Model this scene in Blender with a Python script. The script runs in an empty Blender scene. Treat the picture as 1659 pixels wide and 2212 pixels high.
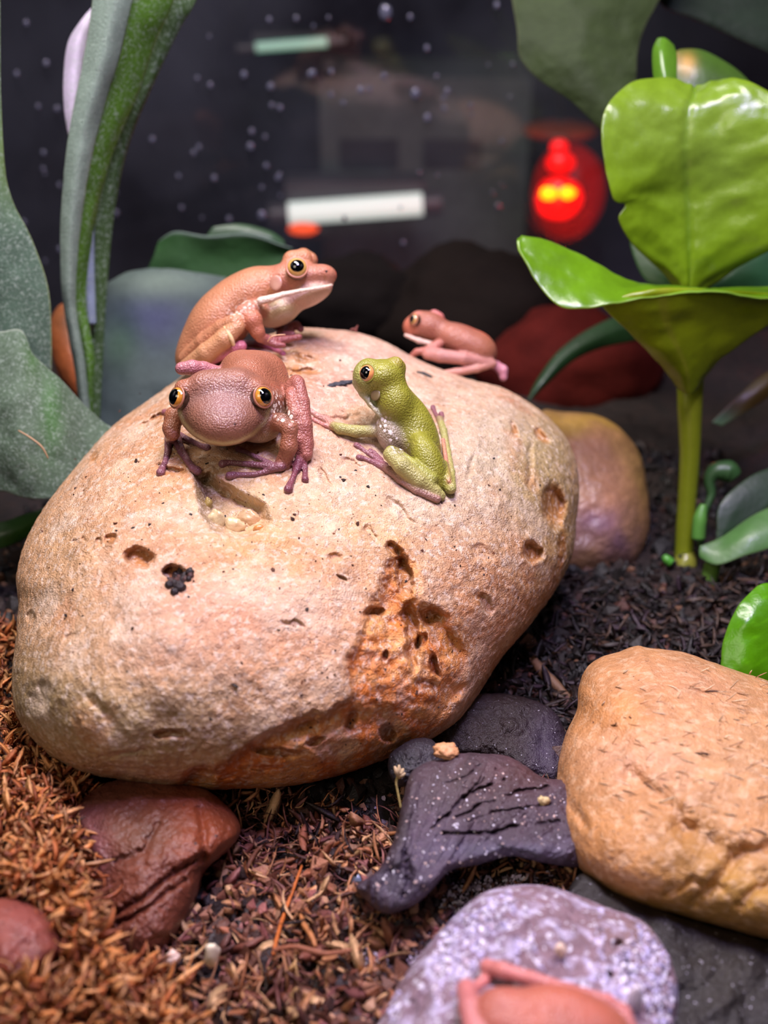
import bpy, math, random
import numpy as np
from mathutils import Vector, Matrix

# ============================================================ camera, world, lights
# all lengths below are in centimetres and are scaled to metres when linked
CM = 0.01
W, H, FPX = 1659.0, 2212.0, 2670.0
PITCH = math.radians(28)
CAM = np.array([0.0, 0.0, 20.0])
FWD = np.array([0, math.cos(PITCH), -math.sin(PITCH)])
UPV = np.array([0, math.sin(PITCH), math.cos(PITCH)])
RGT = np.array([1.0, 0, 0])
scn = bpy.context.scene
COL = scn.collection

cd = bpy.data.cameras.new('camera')
cam = bpy.data.objects.new('camera', cd); COL.objects.link(cam)
cam.location = Vector(CAM) * CM
cam.rotation_euler = (math.pi / 2 - PITCH, 0, 0)
cd.sensor_fit = 'VERTICAL'; cd.sensor_height = 36.0
cd.lens = 36.0 * FPX / H
cd.clip_start = 0.01; cd.clip_end = 20
cd.dof.use_dof = True
cd.dof.focus_distance = 0.305
cd.dof.aperture_fstop = cd.lens / 4.2      # an opening 4.2 mm across
scn.camera = cam

w = bpy.data.worlds.new('room'); scn.world = w; w.use_nodes = True
w.node_tree.nodes['Background'].inputs[0].default_value = (0.50, 0.55, 0.75, 1)
w.node_tree.nodes['Background'].inputs[1].default_value = 0.02

def area(name, loc, target, size, power, color, sy=None):
    l = bpy.data.lights.new(name, 'AREA'); l.energy = power; l.color = color
    l.shape = 'RECTANGLE'; l.size = size * CM; l.size_y = (sy or size) * CM
    o = bpy.data.objects.new(name, l); COL.objects.link(o)
    o.location = Vector(loc) * CM
    o.rotation_euler = (Vector(target) - Vector(loc)).to_track_quat('-Z', 'Y').to_euler()
    return o
area('terrarium_led_bar', (-2, 29, 52), (0, 31, 0), 38, 4.5, (1.0, 0.92, 0.90), 9)
area('terrarium_violet_led', (7, 15, 46), (3, 23, 0), 10, 1.3, (0.55, 0.42, 1.0), 5)
area('warm_front_fill', (-35, -40, 70), (0, 30, 4), 40, 2.4, (1.0, 0.86, 0.72))  # weak warm fill added from the front, out of view
pl = bpy.data.lights.new('heat_lamp_glow', 'POINT'); pl.energy = 0.55; pl.color = (1, 0.05, 0.02); pl.shadow_soft_size = 0.02
plo = bpy.data.objects.new('heat_lamp_glow', pl); COL.objects.link(plo)

scn.view_settings.view_transform = 'Standard'
scn.view_settings.look = 'None'
scn.view_settings.gamma = 1
scn.view_settings.use_curve_mapping = False
scn.view_settings.exposure = 0.0

# ============================================================ maths helpers
def P(px, py, d):
    """centimetre point seen at photo position px,py at depth d"""
    px = np.asarray(px, float); py = np.asarray(py, float); d = np.asarray(d, float)
    a = ((px - W / 2) / FPX)[..., None]; b = ((py - H / 2) / FPX)[..., None]
    return CAM + d[..., None] * (FWD + a * RGT - b * UPV)

def pix(v):
    q = v - CAM; d = q @ FWD
    return W / 2 + (q @ RGT) / d * FPX, H / 2 - (q @ UPV) / d * FPX

def G(px, py, z=0.0):
    """point at height z"""
    px = np.asarray(px, float); py = np.asarray(py, float)
    dn = math.sin(PITCH) + (py - H / 2) / FPX * math.cos(PITCH)
    return P(px, py, (CAM[2] - z) / dn)

def _hash(ix, iy, iz, s):
    h = (ix.astype(np.int64) * 374761393 + iy.astype(np.int64) * 668265263 + iz.astype(np.int64) * 2147483647 + s * 1274126177) & 0x7fffffff
    h = (h ^ (h >> 13)) * 1274126177 & 0x7fffffff
    h = (h ^ (h >> 16)) * 668265263 & 0x7fffffff
    return ((h ^ (h >> 15)) & 0xffff) / 65535.0

def vnoise(p, s=0):
    i = np.floor(p); f = p - i; i = i.astype(np.int64)
    f = f * f * f * (f * (f * 6 - 15) + 10)
    r = 0
    for a in (0, 1):
        wx = f[..., 0] if a else 1 - f[..., 0]
        for b in (0, 1):
            wy = f[..., 1] if b else 1 - f[..., 1]
            for c in (0, 1):
                wz = f[..., 2] if c else 1 - f[..., 2]
                r = r + wx * wy * wz * _hash(i[..., 0] + a, i[..., 1] + b, i[..., 2] + c, s)
    return r * 2 - 1

def fbm(p, sc=1.0, oct=4, s=0, gain=0.5):
    a = 1.0; r = 0; t = 0
    for k in range(oct):
        r = r + a * vnoise(p * sc + 17.3 * k, s + k); t += a; a *= gain; sc *= 2.03
    return r / t

def sst(a, b, x):
    t = np.clip((x - a) / (b - a), 0, 1); return t * t * (3 - 2 * t)

def poly_sd(px, py, poly):
    """signed distance in photo pixels, negative inside"""
    poly = np.asarray(poly, float); n = len(poly)
    d = np.full(px.shape, 1e18); ins = np.zeros(px.shape, bool)
    for i in range(n):
        ax, ay = poly[i]; bx, by = poly[(i + 1) % n]
        ex, ey = bx - ax, by - ay
        wx, wy = px - ax, py - ay
        t = np.clip((wx * ex + wy * ey) / (ex * ex + ey * ey + 1e-9), 0, 1)
        d = np.minimum(d, (wx - ex * t) ** 2 + (wy - ey * t) ** 2)
        c = ((ay > py) != (by > py)) & (px < (bx - ax) * (py - ay) / (by - ay + 1e-12) + ax)
        ins ^= c
    return np.where(ins, -1, 1) * np.sqrt(d)

def line_d(px, py, pts):
    d = np.full(px.shape, 1e18)
    for (ax, ay), (bx, by) in zip(pts[:-1], pts[1:]):
        ex, ey = bx - ax, by - ay
        wx, wy = px - ax, py - ay
        t = np.clip((wx * ex + wy * ey) / (ex * ex + ey * ey + 1e-9), 0, 1)
        d = np.minimum(d, (wx - ex * t) ** 2 + (wy - ey * t) ** 2)
    return np.sqrt(d)

def lin(c):
    c = np.asarray(c, float) / 255.0
    return np.where(c <= 0.04045, c / 12.92, ((c + 0.055) / 1.055) ** 2.4)

def catmull(pts, n, closed=False):
    pts = np.asarray(pts, float); m = len(pts)
    seg = m if closed else m - 1
    t = np.linspace(0, seg, n, endpoint=not closed)
    i = np.minimum(t.astype(int), seg - 1); f = (t - i)[:, None]
    if closed:
        p0, p1, p2, p3 = pts[(i - 1) % m], pts[i % m], pts[(i + 1) % m], pts[(i + 2) % m]
    else:
        p0, p1, p2, p3 = pts[np.maximum(i - 1, 0)], pts[i], pts[i + 1], pts[np.minimum(i + 2, m - 1)]
    return 0.5 * (2 * p1 + (p2 - p0) * f + (2 * p0 - 5 * p1 + 4 * p2 - p3) * f ** 2 + (3 * p1 - p0 - 3 * p2 + p3) * f ** 3)

# ============================================================ object helpers
def mesh_from(name, v, quads=None, tris=None, col=None, smooth=True, mask=None):
    me = bpy.data.meshes.new(name)
    nq = 0 if quads is None else len(quads); nt = 0 if tris is None else len(tris)
    idx = []; st = []; tot = []
    if nq: idx.append(np.asarray(quads).ravel()); st.append(np.arange(nq) * 4); tot.append(np.full(nq, 4))
    if nt: idx.append(np.asarray(tris).ravel()); st.append(nq * 4 + np.arange(nt) * 3); tot.append(np.full(nt, 3))
    idx = np.concatenate(idx); st = np.concatenate(st); tot = np.concatenate(tot)
    me.vertices.add(len(v)); me.vertices.foreach_set('co', (np.asarray(v) * CM).astype(np.float32).ravel())
    me.loops.add(len(idx)); me.loops.foreach_set('vertex_index', idx.astype(np.int32))
    me.polygons.add(len(st)); me.polygons.foreach_set('loop_start', st.astype(np.int32)); me.polygons.foreach_set('loop_total', tot.astype(np.int32))
    me.polygons.foreach_set('use_smooth', np.full(len(st), smooth))
    me.update(calc_edges=True); me.validate()
    if col is not None:
        col = np.asarray(col, float)
        if col.ndim == 1: col = np.tile(col, (len(v), 1))
        a = np.ones((len(v), 4)); a[:, :3] = np.clip(col[:, :3], 0, 1)
        if mask is not None: a[:, 3] = mask
        ca = me.color_attributes.new('Col', 'FLOAT_COLOR', 'POINT')
        ca.data.foreach_set('color', a.astype(np.float32).ravel())
    return me

def link(name, me, mat=None, parent=None):
    o = bpy.data.objects.new(name, me); COL.objects.link(o)
    if mat: me.materials.append(mat)
    if parent: o.parent = parent
    return o

def put(name, v, quads, tris, mat, parent=None, col=None, smooth=True, base=None, mask=None):
    """one mesh object; vertices are world centimetres. base = its origin"""
    v = np.asarray(v, float)
    if parent is not None: org = np.array(parent['org'])
    elif base is not None: org = np.asarray(base, float)
    else: org = np.array([v[:, 0].mean(), v[:, 1].mean(), v[:, 2].min()])
    o = link(name, mesh_from(name, v - org, quads, tris, col, smooth, mask), mat, parent)
    if parent is None: o.location = Vector(org) * CM
    o['org'] = [float(x) for x in org]
    return o

def thing(name, label, cat, loc, group=None):
    o = bpy.data.objects.new(name, None); COL.objects.link(o)
    o.empty_display_size = 0.005
    o.location = Vector(loc) * CM; o['org'] = [float(x) for x in loc]
    return tag(o, label, cat, group)

def tag(o, label=None, cat=None, group=None, kind=None):
    if label: o['label'] = label
    if cat: o['category'] = cat
    if group: o['group'] = group
    if kind: o['kind'] = kind
    return o

def mat(name, rough=0.5, spec=0.5, coat=0.0, sss=0.0, nsc=3.0, namt=0.2, bsc=8.0, bamt=0.0, b2sc=40.0, b2amt=0.0,
        voro=0.0, vsc=10.0, col=None, speck=None, spots=None, transl=0.0, emit=None, alpha=None, tint=None, rvar=0.0, cw=0.1):
    m = bpy.data.materials.new(name); m.use_nodes = True
    nt = m.node_tree; N = nt.nodes; L = nt.links
    b = N['Principled BSDF']
    tc = N.new('ShaderNodeTexCoord'); mp = N.new('ShaderNodeMapping'); mp.inputs['Scale'].default_value = (100, 100, 100)
    L.new(tc.outputs['Object'], mp.inputs['Vector'])
    def noise(sc, det=4, dist=0.0):
        n = N.new('ShaderNodeTexNoise'); n.inputs['Scale'].default_value = sc; n.inputs['Detail'].default_value = det
        n.inputs['Distortion'].default_value = dist
        L.new(mp.outputs[0], n.inputs['Vector']); return n.outputs['Fac']
    def math_(op, a, b_, c=None):
        n = N.new('ShaderNodeMath'); n.operation = op
        for i, x in enumerate((a, b_, c)):
            if x is None: continue
            if isinstance(x, (int, float)): n.inputs[i].default_value = x
            else: L.new(x, n.inputs[i])
        return n.outputs[0]
    def mixc(f, a, b_):
        n = N.new('ShaderNodeMix'); n.data_type = 'RGBA'
        if isinstance(f, (int, float)): n.inputs[0].default_value = f
        else: L.new(f, n.inputs[0])
        for i, x in ((6, a), (7, b_)):
            if isinstance(x, tuple): n.inputs[i].default_value = x
            else: L.new(x, n.inputs[i])
        return n.outputs[2]
    if col is None:
        at = N.new('ShaderNodeAttribute'); at.attribute_name = 'Col'; c = at.outputs['Color']; al = at.outputs['Alpha']
    else:
        rgb = N.new('ShaderNodeRGB'); rgb.outputs[0].default_value = (*lin(col), 1); c = rgb.outputs[0]; al = None
    if namt:
        f = math_('MULTIPLY_ADD', math_('SUBTRACT', noise(nsc), 0.5), namt * 2.4, 1.0)
        f2 = math_('MULTIPLY_ADD', math_('SUBTRACT', noise(nsc * 7, 3), 0.5), namt * 1.6, f)
        v = N.new('ShaderNodeVectorMath'); v.operation = 'SCALE'; L.new(c, v.inputs[0]); L.new(f2, v.inputs['Scale']); c = v.outputs[0]
    if tint:      # second colour laid over in noise patches: (rgb, scale, amount)
        r = N.new('ShaderNodeMapRange'); r.inputs[1].default_value = 0.5; r.inputs[2].default_value = 0.68; r.inputs[4].default_value = tint[2]
        L.new(noise(tint[1], 5, 0.6), r.inputs[0]); c = mixc(r.outputs[0], c, (*lin(tint[0]), 1))
    if speck:     # small specks: (rgb, scale, threshold)
        r = N.new('ShaderNodeMapRange'); r.inputs[1].default_value = speck[2]; r.inputs[2].default_value = speck[2] + 0.05
        L.new(noise(speck[1], 2), r.inputs[0]); c = mixc(r.outputs[0], c, (*lin(speck[0]), 1))
    if spots:     # pale granules where the attribute mask is low: (rgb, scale)
        vo = N.new('ShaderNodeTexVoronoi'); vo.inputs['Scale'].default_value = spots[1]; L.new(mp.outputs[0], vo.inputs['Vector'])
        r = N.new('ShaderNodeMapRange'); r.inputs[1].default_value = 0.46; r.inputs[2].default_value = 0.36
        L.new(vo.outputs['Distance'], r.inputs[0])
        k = math_('MULTIPLY', r.outputs[0], math_('SUBTRACT', 1.0, al)); c = mixc(k, c, (*lin(spots[0]), 1))
    L.new(c, b.inputs['Base Color'])
    b.inputs['Roughness'].default_value = rough
    if rvar:
        L.new(math_('MULTIPLY_ADD', math_('SUBTRACT', noise(6.0, 4), 0.5), rvar, rough), b.inputs['Roughness'])
    b.inputs['Specular IOR Level'].default_value = spec
    b.inputs['Coat Weight'].default_value = coat; b.inputs['Coat Roughness'].default_value = cw
    if sss:
        b.inputs['Subsurface Weight'].default_value = sss; b.inputs['Subsurface Radius'].default_value = (1, 0.45, 0.25); b.inputs['Subsurface Scale'].default_value = 0.0012
    h = None
    def addh(x): 
        nonlocal h
        h = x if h is None else math_('ADD', h, x)
    if bamt: addh(math_('MULTIPLY', noise(bsc, 6), bamt))
    if b2amt: addh(math_('MULTIPLY', noise(b2sc, 3), b2amt))
    if voro:
        vo = N.new('ShaderNodeTexVoronoi'); vo.inputs['Scale'].default_value = vsc; L.new(mp.outputs[0], vo.inputs['Vector'])
        addh(math_('MULTIPLY', math_('SUBTRACT', 0.6, vo.outputs['Distance']), voro))
    if h is not None:
        bp = N.new('ShaderNodeBump'); bp.inputs['Distance'].default_value = 0.01; bp.inputs['Strength'].default_value = 1.0
        L.new(h, bp.inputs['Height']); L.new(bp.outputs[0], b.inputs['Normal'])
        if coat: L.new(bp.outputs[0], b.inputs['Coat Normal'])
    if emit:
        b.inputs['Emission Color'].default_value = (*lin(emit[0]), 1); b.inputs['Emission Strength'].default_value = emit[1]
    if alpha is not None: b.inputs['Alpha'].default_value = alpha
    if transl:
        t = N.new('ShaderNodeBsdfTranslucent'); L.new(c, t.inputs['Color'])
        mx = N.new('ShaderNodeMixShader'); mx.inputs[0].default_value = transl
        L.new(b.outputs[0], mx.inputs[1]); L.new(t.outputs[0], mx.inputs[2]); L.new(mx.outputs[0], N['Material Output'].inputs['Surface'])
    return m

# ---- a solid stone or wood piece: its outline as seen, with a tilted middle plane and bulges in front and behind
class Blob:
    def __init__(s, outline, c, plane, Df, Db, e=1.0, feat=None, orough=0.0, seed=1):
        s.c = c; s.plane = plane; s.Df = Df; s.Db = Db; s.e = e; s.feat = feat
        pts = catmull(outline, 1600, True)
        ang = np.arctan2(pts[:, 1] - c[1], pts[:, 0] - c[0]); r = np.hypot(pts[:, 1] - c[1], pts[:, 0] - c[0])
        o = np.argsort(ang); ang = ang[o]; r = r[o]
        s.tab_a = np.linspace(-np.pi, np.pi, 1441)
        s.tab_r = np.interp(s.tab_a, np.concatenate([ang - 2 * np.pi, ang, ang + 2 * np.pi]), np.tile(r, 3))
        if orough:
            q = np.stack([np.cos(s.tab_a), np.sin(s.tab_a), 0 * s.tab_a], 1)
            s.tab_r *= 1 + orough * fbm(q * 4, 1, 5, seed)
    def R(s, a): return np.interp(a, s.tab_a, s.tab_r)
    def d0(s, px, py): return s.plane[0] + s.plane[1] * (px - s.c[0]) / 100 + s.plane[2] * (s.c[1] - py) / 100
    def depth(s, px, py):
        px = np.asarray(px, float); py = np.asarray(py, float)
        a = np.arctan2(py - s.c[1], px - s.c[0]); t = np.clip(np.hypot(px - s.c[0], py - s.c[1]) / s.R(a), 0, 1)
        h = np.sqrt(1 - t * t) ** s.e
        d = s.d0(px, py) - s.Df * h
        if s.feat is not None: d = d + s.feat(px, py) * np.minimum(1, h * 3)
        return d
    def build(s, name, material, colf, na=400, nf=160, nb=40, disp=None, parent=None):
        a = np.linspace(-np.pi, np.pi, na, endpoint=False)
        u = np.concatenate([np.linspace(0, np.pi / 2, nf, endpoint=False)[1:], np.linspace(np.pi / 2, np.pi, nb, endpoint=False)])
        A, U = np.meshgrid(a, u); t = np.sin(U); cu = np.cos(U)
        rr = s.R(A) * t
        px = s.c[0] + rr * np.cos(A); py = s.c[1] + rr * np.sin(A)
        h = np.abs(cu) ** s.e
        d = s.d0(px, py) - np.where(cu > 0, s.Df, -s.Db) * h
        if s.feat is not None:
            d = d + np.where(cu > 0, s.feat(px, py) * np.minimum(1, h * 3), 0)
        v = P(px, py, d).reshape(-1, 3)
        cf = float(s.d0(s.c[0], s.c[1])); f0 = float(s.feat(np.array([s.c[0]]), np.array([s.c[1]]))[0]) if s.feat is not None else 0
        v = np.vstack([v, P(*s.c, cf - s.Df + f0), P(*s.c, cf + s.Db)])
        nr = len(u); i = np.arange(nr - 1)[:, None] * na; j = np.arange(na)[None]; j2 = (j + 1) % na
        q = np.stack([i + j, i + na + j, i + na + j2, i + j2], -1).reshape(-1, 4)
        jj = np.arange(na); jn = (jj + 1) % na; n0 = nr * na
        t1 = np.stack([np.full(na, n0), jj, jn], -1); L_ = (nr - 1) * na
        t2 = np.stack([np.full(na, n0 + 1), L_ + jn, L_ + jj], -1)
        tr = np.vstack([t1, t2])
        if disp is not None:
            nrm = np.zeros_like(v)
            fn = np.cross(v[q[:, 2]] - v[q[:, 0]], v[q[:, 3]] - v[q[:, 1]])
            for k in range(4): np.add.at(nrm, q[:, k], fn)
            nrm /= np.linalg.norm(nrm, axis=1, keepdims=True) + 1e-12
            out = (v - v.mean(0)); sg = np.sign((nrm * out).sum(1).sum())
            v = v + nrm * sg * disp(v)[:, None]
        fx = np.append(px.ravel(), [s.c[0]] * 2); fy = np.append(py.ravel(), [s.c[1]] * 2)
        col = colf(fx, fy, v)
        return put(name, v, q[:, ::-1], tr[:, ::-1], material, parent, col)

def blend(base, px, py, blobs, v=None, wob=0.0, seed=5):
    """colour patches laid on a stone: (x, y, sx, sy, rgb, weight)"""
    c = np.tile(lin(base), (len(px), 1))
    if wob:
        px = px + wob * fbm(v, 0.8, 4, seed); py = py + wob * fbm(v, 0.8, 4, seed + 9)
    for (x, y, sx, sy, rgb, wt) in blobs:
        k = wt * np.exp(-0.5 * (((px - x) / sx) ** 2 + ((py - y) / sy) ** 2))
        c = c * (1 - k[:, None]) + lin(rgb) * k[:, None]
    return c

# ---- distance-field bodies (one continuous surface)
def sd_cone(p, a, b, ra, rb):
    ba = b - a; l2 = ba @ ba
    t = np.clip(((p - a) @ ba) / (l2 + 1e-12), 0, 1)
    return np.linalg.norm(p - a - t[:, None] * ba, axis=1) - (ra + (rb - ra) * t)

def sd_ell(p, c, M, r):
    q = (p - c) @ M.T
    k0 = np.linalg.norm(q / r, axis=1); k1 = np.linalg.norm(q / (r * r), axis=1) + 1e-9
    return k0 * (k0 - 1.0) / k1

def surface(prims, h):
    """prims: dict(f, lo, hi, g, k, kg, col). groups blend softly inside, then join"""
    lo = np.min([p['lo'] for p in prims], 0) - 4 * h; hi = np.max([p['hi'] for p in prims], 0) + 4 * h
    n = np.ceil((hi - lo) / h).astype(int) + 1
    tot = np.full(n, 0.6, np.float32)
    groups = []
    for p in prims:
        if p['g'] not in groups: groups.append(p['g'])
    def smin(a, b, k):
        m = np.clip(0.5 + 0.5 * (b - a) / k, 0, 1); return b * (1 - m) + a * m - k * m * (1 - m)
    for g in groups:
        ps = [p for p in prims if p['g'] == g]
        arr = np.full(n, 0.6, np.float32)
        for p in ps:
            mg = max(p['k'], p['kg']) + 3 * h
            i0 = np.maximum(0, np.floor((p['lo'] - mg - lo) / h).astype(int)); i1 = np.minimum(n, np.ceil((p['hi'] + mg - lo) / h).astype(int) + 1)
            sl = tuple(slice(a, b) for a, b in zip(i0, i1))
            gx = np.stack(np.meshgrid(*[lo[k] + h * np.arange(i0[k], i1[k]) for k in range(3)], indexing='ij'), -1)
            d = p['f'](gx.reshape(-1, 3)).reshape(gx.shape[:3]).astype(np.float32)
            arr[sl] = smin(arr[sl], d, p['k'])
        tot = smin(tot, arr, ps[0]['kg'])
    V = tot; I = V < 0
    c = [V[a:n[0] - 1 + a, b:n[1] - 1 + b, e:n[2] - 1 + e] for a in (0, 1) for b in (0, 1) for e in (0, 1)]
    s = sum((x < 0).astype(np.int8) for x in c)
    act = np.argwhere((s > 0) & (s < 8))
    acc = np.zeros((len(act), 3)); cnt = np.zeros(len(act))
    offs = [(a, b, e) for a in (0, 1) for b in (0, 1) for e in (0, 1)]
    for i, o1 in enumerate(offs):
        for j, o2 in enumerate(offs):
            if j <= i or sum(abs(x - y) for x, y in zip(o1, o2)) != 1: continue
            v1 = V[tuple((act + o1).T)].astype(float); v2 = V[tuple((act + o2).T)].astype(float)
            m = (v1 < 0) != (v2 < 0)
            t = np.where(m, v1 / (v1 - v2 + 1e-20), 0)[:, None]
            pt = np.array(o1) + t * (np.array(o2) - np.array(o1))
            acc[m] += pt[m]; cnt[m] += 1
    vert = lo + h * (act + acc / cnt[:, None])
    idm = np.full(n, -1, np.int64); idm[tuple(act.T)] = np.arange(len(act))
    quads = []
    for ax in range(3):
        a1, a2 = [(1, 2), (2, 0), (0, 1)][ax]
        s0 = [slice(0, None)] * 3; s1 = [slice(0, None)] * 3
        s0[ax] = slice(0, n[ax] - 1); s1[ax] = slice(1, n[ax])
        ch = np.argwhere(I[tuple(s0)] != I[tuple(s1)])
        ch = ch[(ch[:, a1] > 0) & (ch[:, a2] > 0)]
        e1 = np.zeros(3, int); e1[a1] = 1; e2 = np.zeros(3, int); e2[a2] = 1
        q = np.stack([idm[tuple((ch - e1 - e2).T)], idm[tuple((ch - e2).T)], idm[tuple(ch.T)], idm[tuple((ch - e1).T)]], -1)
        fl = ~I[tuple(ch.T)]
        q[fl] = q[fl][:, ::-1]
        quads.append(q[(q >= 0).all(1)])
    q = np.vstack(quads)
    # own colours from the nearest shapes
    D = np.stack([p['f'](vert) for p in prims], 1)
    wt = np.exp(-(D - D.min(1, keepdims=True)) / np.array([max(0.02, p.get('kc', 0.05)) for p in prims]))
    wt /= wt.sum(1, keepdims=True)
    col = wt @ np.array([p['col'] for p in prims])
    return vert, q, col

# ---- leaves: rows of control points (px, py, depth) from base to tip
def grid_sheet(name, rows, material, parent, colf, nu=24, nv=60, thick=0.05, ripple=0.0, seed=3, base=None, groove=0.0):
    R_ = np.array([[list(p) for p in r] for r in rows], float)        # rows x k x 3
    k = R_.shape[1]
    g = np.stack([catmull(R_[:, j], nv) for j in range(k)], 1)        # nv x k x 3
    g = np.stack([catmull(g[i], nu) for i in range(nv)], 0)           # nv x nu x 3
    v = P(g[..., 0], g[..., 1], g[..., 2])
    du = np.gradient(v, axis=1); dv = np.gradient(v, axis=0)
    nrm = np.cross(du, dv); nrm /= np.linalg.norm(nrm, axis=-1, keepdims=True) + 1e-9
    uu = np.linspace(-1, 1, nu)[None, :] * np.ones((nv, 1)); vv = np.linspace(0, 1, nv)[:, None] * np.ones((1, nu))
    if ripple: v = v + nrm * (ripple * fbm(v, 1.1, 3, seed))[..., None]
    if groove:
        pk = 0.5 + 0.5 * np.cos((vv * 7 - np.abs(uu) * 1.6) * 2 * np.pi)
        v = v - nrm * (groove * np.exp(-(uu / .05) ** 2) - groove * .45 * pk * np.sin(np.pi * np.clip(np.abs(uu), 0, 1)) ** 1.5)[..., None]
    th = (thick * (0.35 + 0.65 * np.sqrt(np.clip(1 - uu ** 2, 0, 1))))[..., None] * 0.5
    top = (v + nrm * th).reshape(-1, 3); bot = (v - nrm * th).reshape(-1, 3)
    N_ = nv * nu
    i = np.arange(nv - 1)[:, None] * nu; j = np.arange(nu - 1)[None]
    q = np.stack([i + j, i + j + 1, i + nu + j + 1, i + nu + j], -1).reshape(-1, 4)
    rim = np.concatenate([np.arange(nu), np.arange(1, nv) * nu + nu - 1, (nv - 1) * nu + np.arange(nu - 2, -1, -1), np.arange(nv - 2, 0, -1) * nu])
    rn = np.roll(rim, -1)
    side = np.stack([rim, rim + N_, rn + N_, rn], -1)
    allq = np.vstack([q, (q + N_)[:, ::-1], side])
    c = colf(uu.ravel(), vv.ravel(), v.reshape(-1, 3), g[..., 0].ravel(), g[..., 1].ravel())
    return put(name, np.vstack([top, bot]), allq, None, material, parent, np.vstack([c, c]), base=base)

def tube(name, pts, radii, material, parent=None, col=(128, 128, 128), n=12, res=6, base=None, world=False, lump=0.0):
    pts = np.asarray(pts, float)
    w_ = pts if world else P(pts[:, 0], pts[:, 1], pts[:, 2])
    rad = np.asarray(radii, float)
    if not world: rad = rad * pts[:, 2] / FPX
    m = (len(pts) - 1) * res + 1
    c = catmull(w_, m); r = np.interp(np.linspace(0, 1, m), np.linspace(0, 1, len(rad)), rad)
    t = np.gradient(c, axis=0); t /= np.linalg.norm(t, axis=1, keepdims=True) + 1e-9
    ref = np.array([0.31, 0.22, 0.92]); a = np.cross(t, ref); a /= np.linalg.norm(a, axis=1, keepdims=True) + 1e-9; b = np.cross(t, a)
    th = np.linspace(0, 2 * np.pi, n, endpoint=False)
    v = c[:, None] + r[:, None, None] * (np.cos(th)[None, :, None] * a[:, None] + np.sin(th)[None, :, None] * b[:, None])
    if lump: v = v + (v - c[:, None]) * (lump * fbm(v, 6, 3, 7))[..., None]
    i = np.arange(m - 1)[:, None] * n; j = np.arange(n)[None]; j2 = (j + 1) % n
    q = np.stack([i + j, i + j2, i + n + j2, i + n + j], -1).reshape(-1, 4)
    v = np.vstack([v.reshape(-1, 3), c[0], c[-1]]); jj = np.arange(n); jn = (jj + 1) % n; e = m * n
    tr = np.vstack([np.stack([np.full(n, e), jn, jj], -1), np.stack([np.full(n, e + 1), (m - 1) * n + jj, (m - 1) * n + jn], -1)])
    cc = np.tile(lin(col), (len(v), 1)) if np.ndim(col) == 1 else col
    return put(name, v, q, tr, material, parent, cc, base=base)

# ---- many small pieces in one mesh ("stuff")
def strips(name, pos, dirs, length, width, colors, material, curl=0.6, seg=4, up=None, parent=None, seed=0, flat=0.45):
    rg = np.random.default_rng(seed); n = len(pos)
    d = dirs / (np.linalg.norm(dirs, axis=1, keepdims=True) + 1e-9)
    r = rg.normal(size=(n, 3)); a = np.cross(d, r); a /= np.linalg.norm(a, axis=1, keepdims=True) + 1e-9; b = np.cross(d, a)
    s = np.linspace(0, 1, seg + 1)
    cu = (rg.uniform(0.2, 1, n) * curl)[:, None]
    th = cu * s[None] * 2.2
    L_ = length[:, None]
    along = L_ * np.where(cu > 1e-3, np.sin(th) / (cu * 2.2 + 1e-6), s[None]); off = L_ * (1 - np.cos(th)) / (cu * 2.2 + 1e-6)
    c = pos[:, None] + d[:, None] * along[..., None] + b[:, None] * off[..., None]
    wprof = np.sin(np.pi * np.clip(s * 0.86 + 0.12, 0, 1)) ** 0.7
    wd = width[:, None] * wprof[None]
    v0 = c + a[:, None] * wd[..., None]; v1 = c - a[:, None] * wd[..., None]; v2 = c + (d[:, None] * 0 + b[:, None]) * (wd * flat)[..., None]
    v = np.stack([v0, v1, v2], 2)                 # n, seg+1, 3, 3
    m = (seg + 1) * 3
    base = (np.arange(n) * m)[:, None, None]
    i = (np.arange(seg) * 3)[None, :, None]; j = np.arange(3)[None, None]; j2 = (j + 1) % 3
    q = np.stack([base + i + j, base + i + j2, base + i + 3 + j2, base + i + 3 + j], -1).reshape(-1, 4)
    bb = (np.arange(n) * m)
    tr = np.vstack([np.stack([bb, bb + 2, bb + 1], -1), np.stack([bb + m - 3, bb + m - 2, bb + m - 1], -1)])
    col = np.repeat(colors, m, axis=0)
    return put(name, v.reshape(-1, 3), q, tr, material, parent, col, smooth=True, base=[0, 0, 0])

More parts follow.
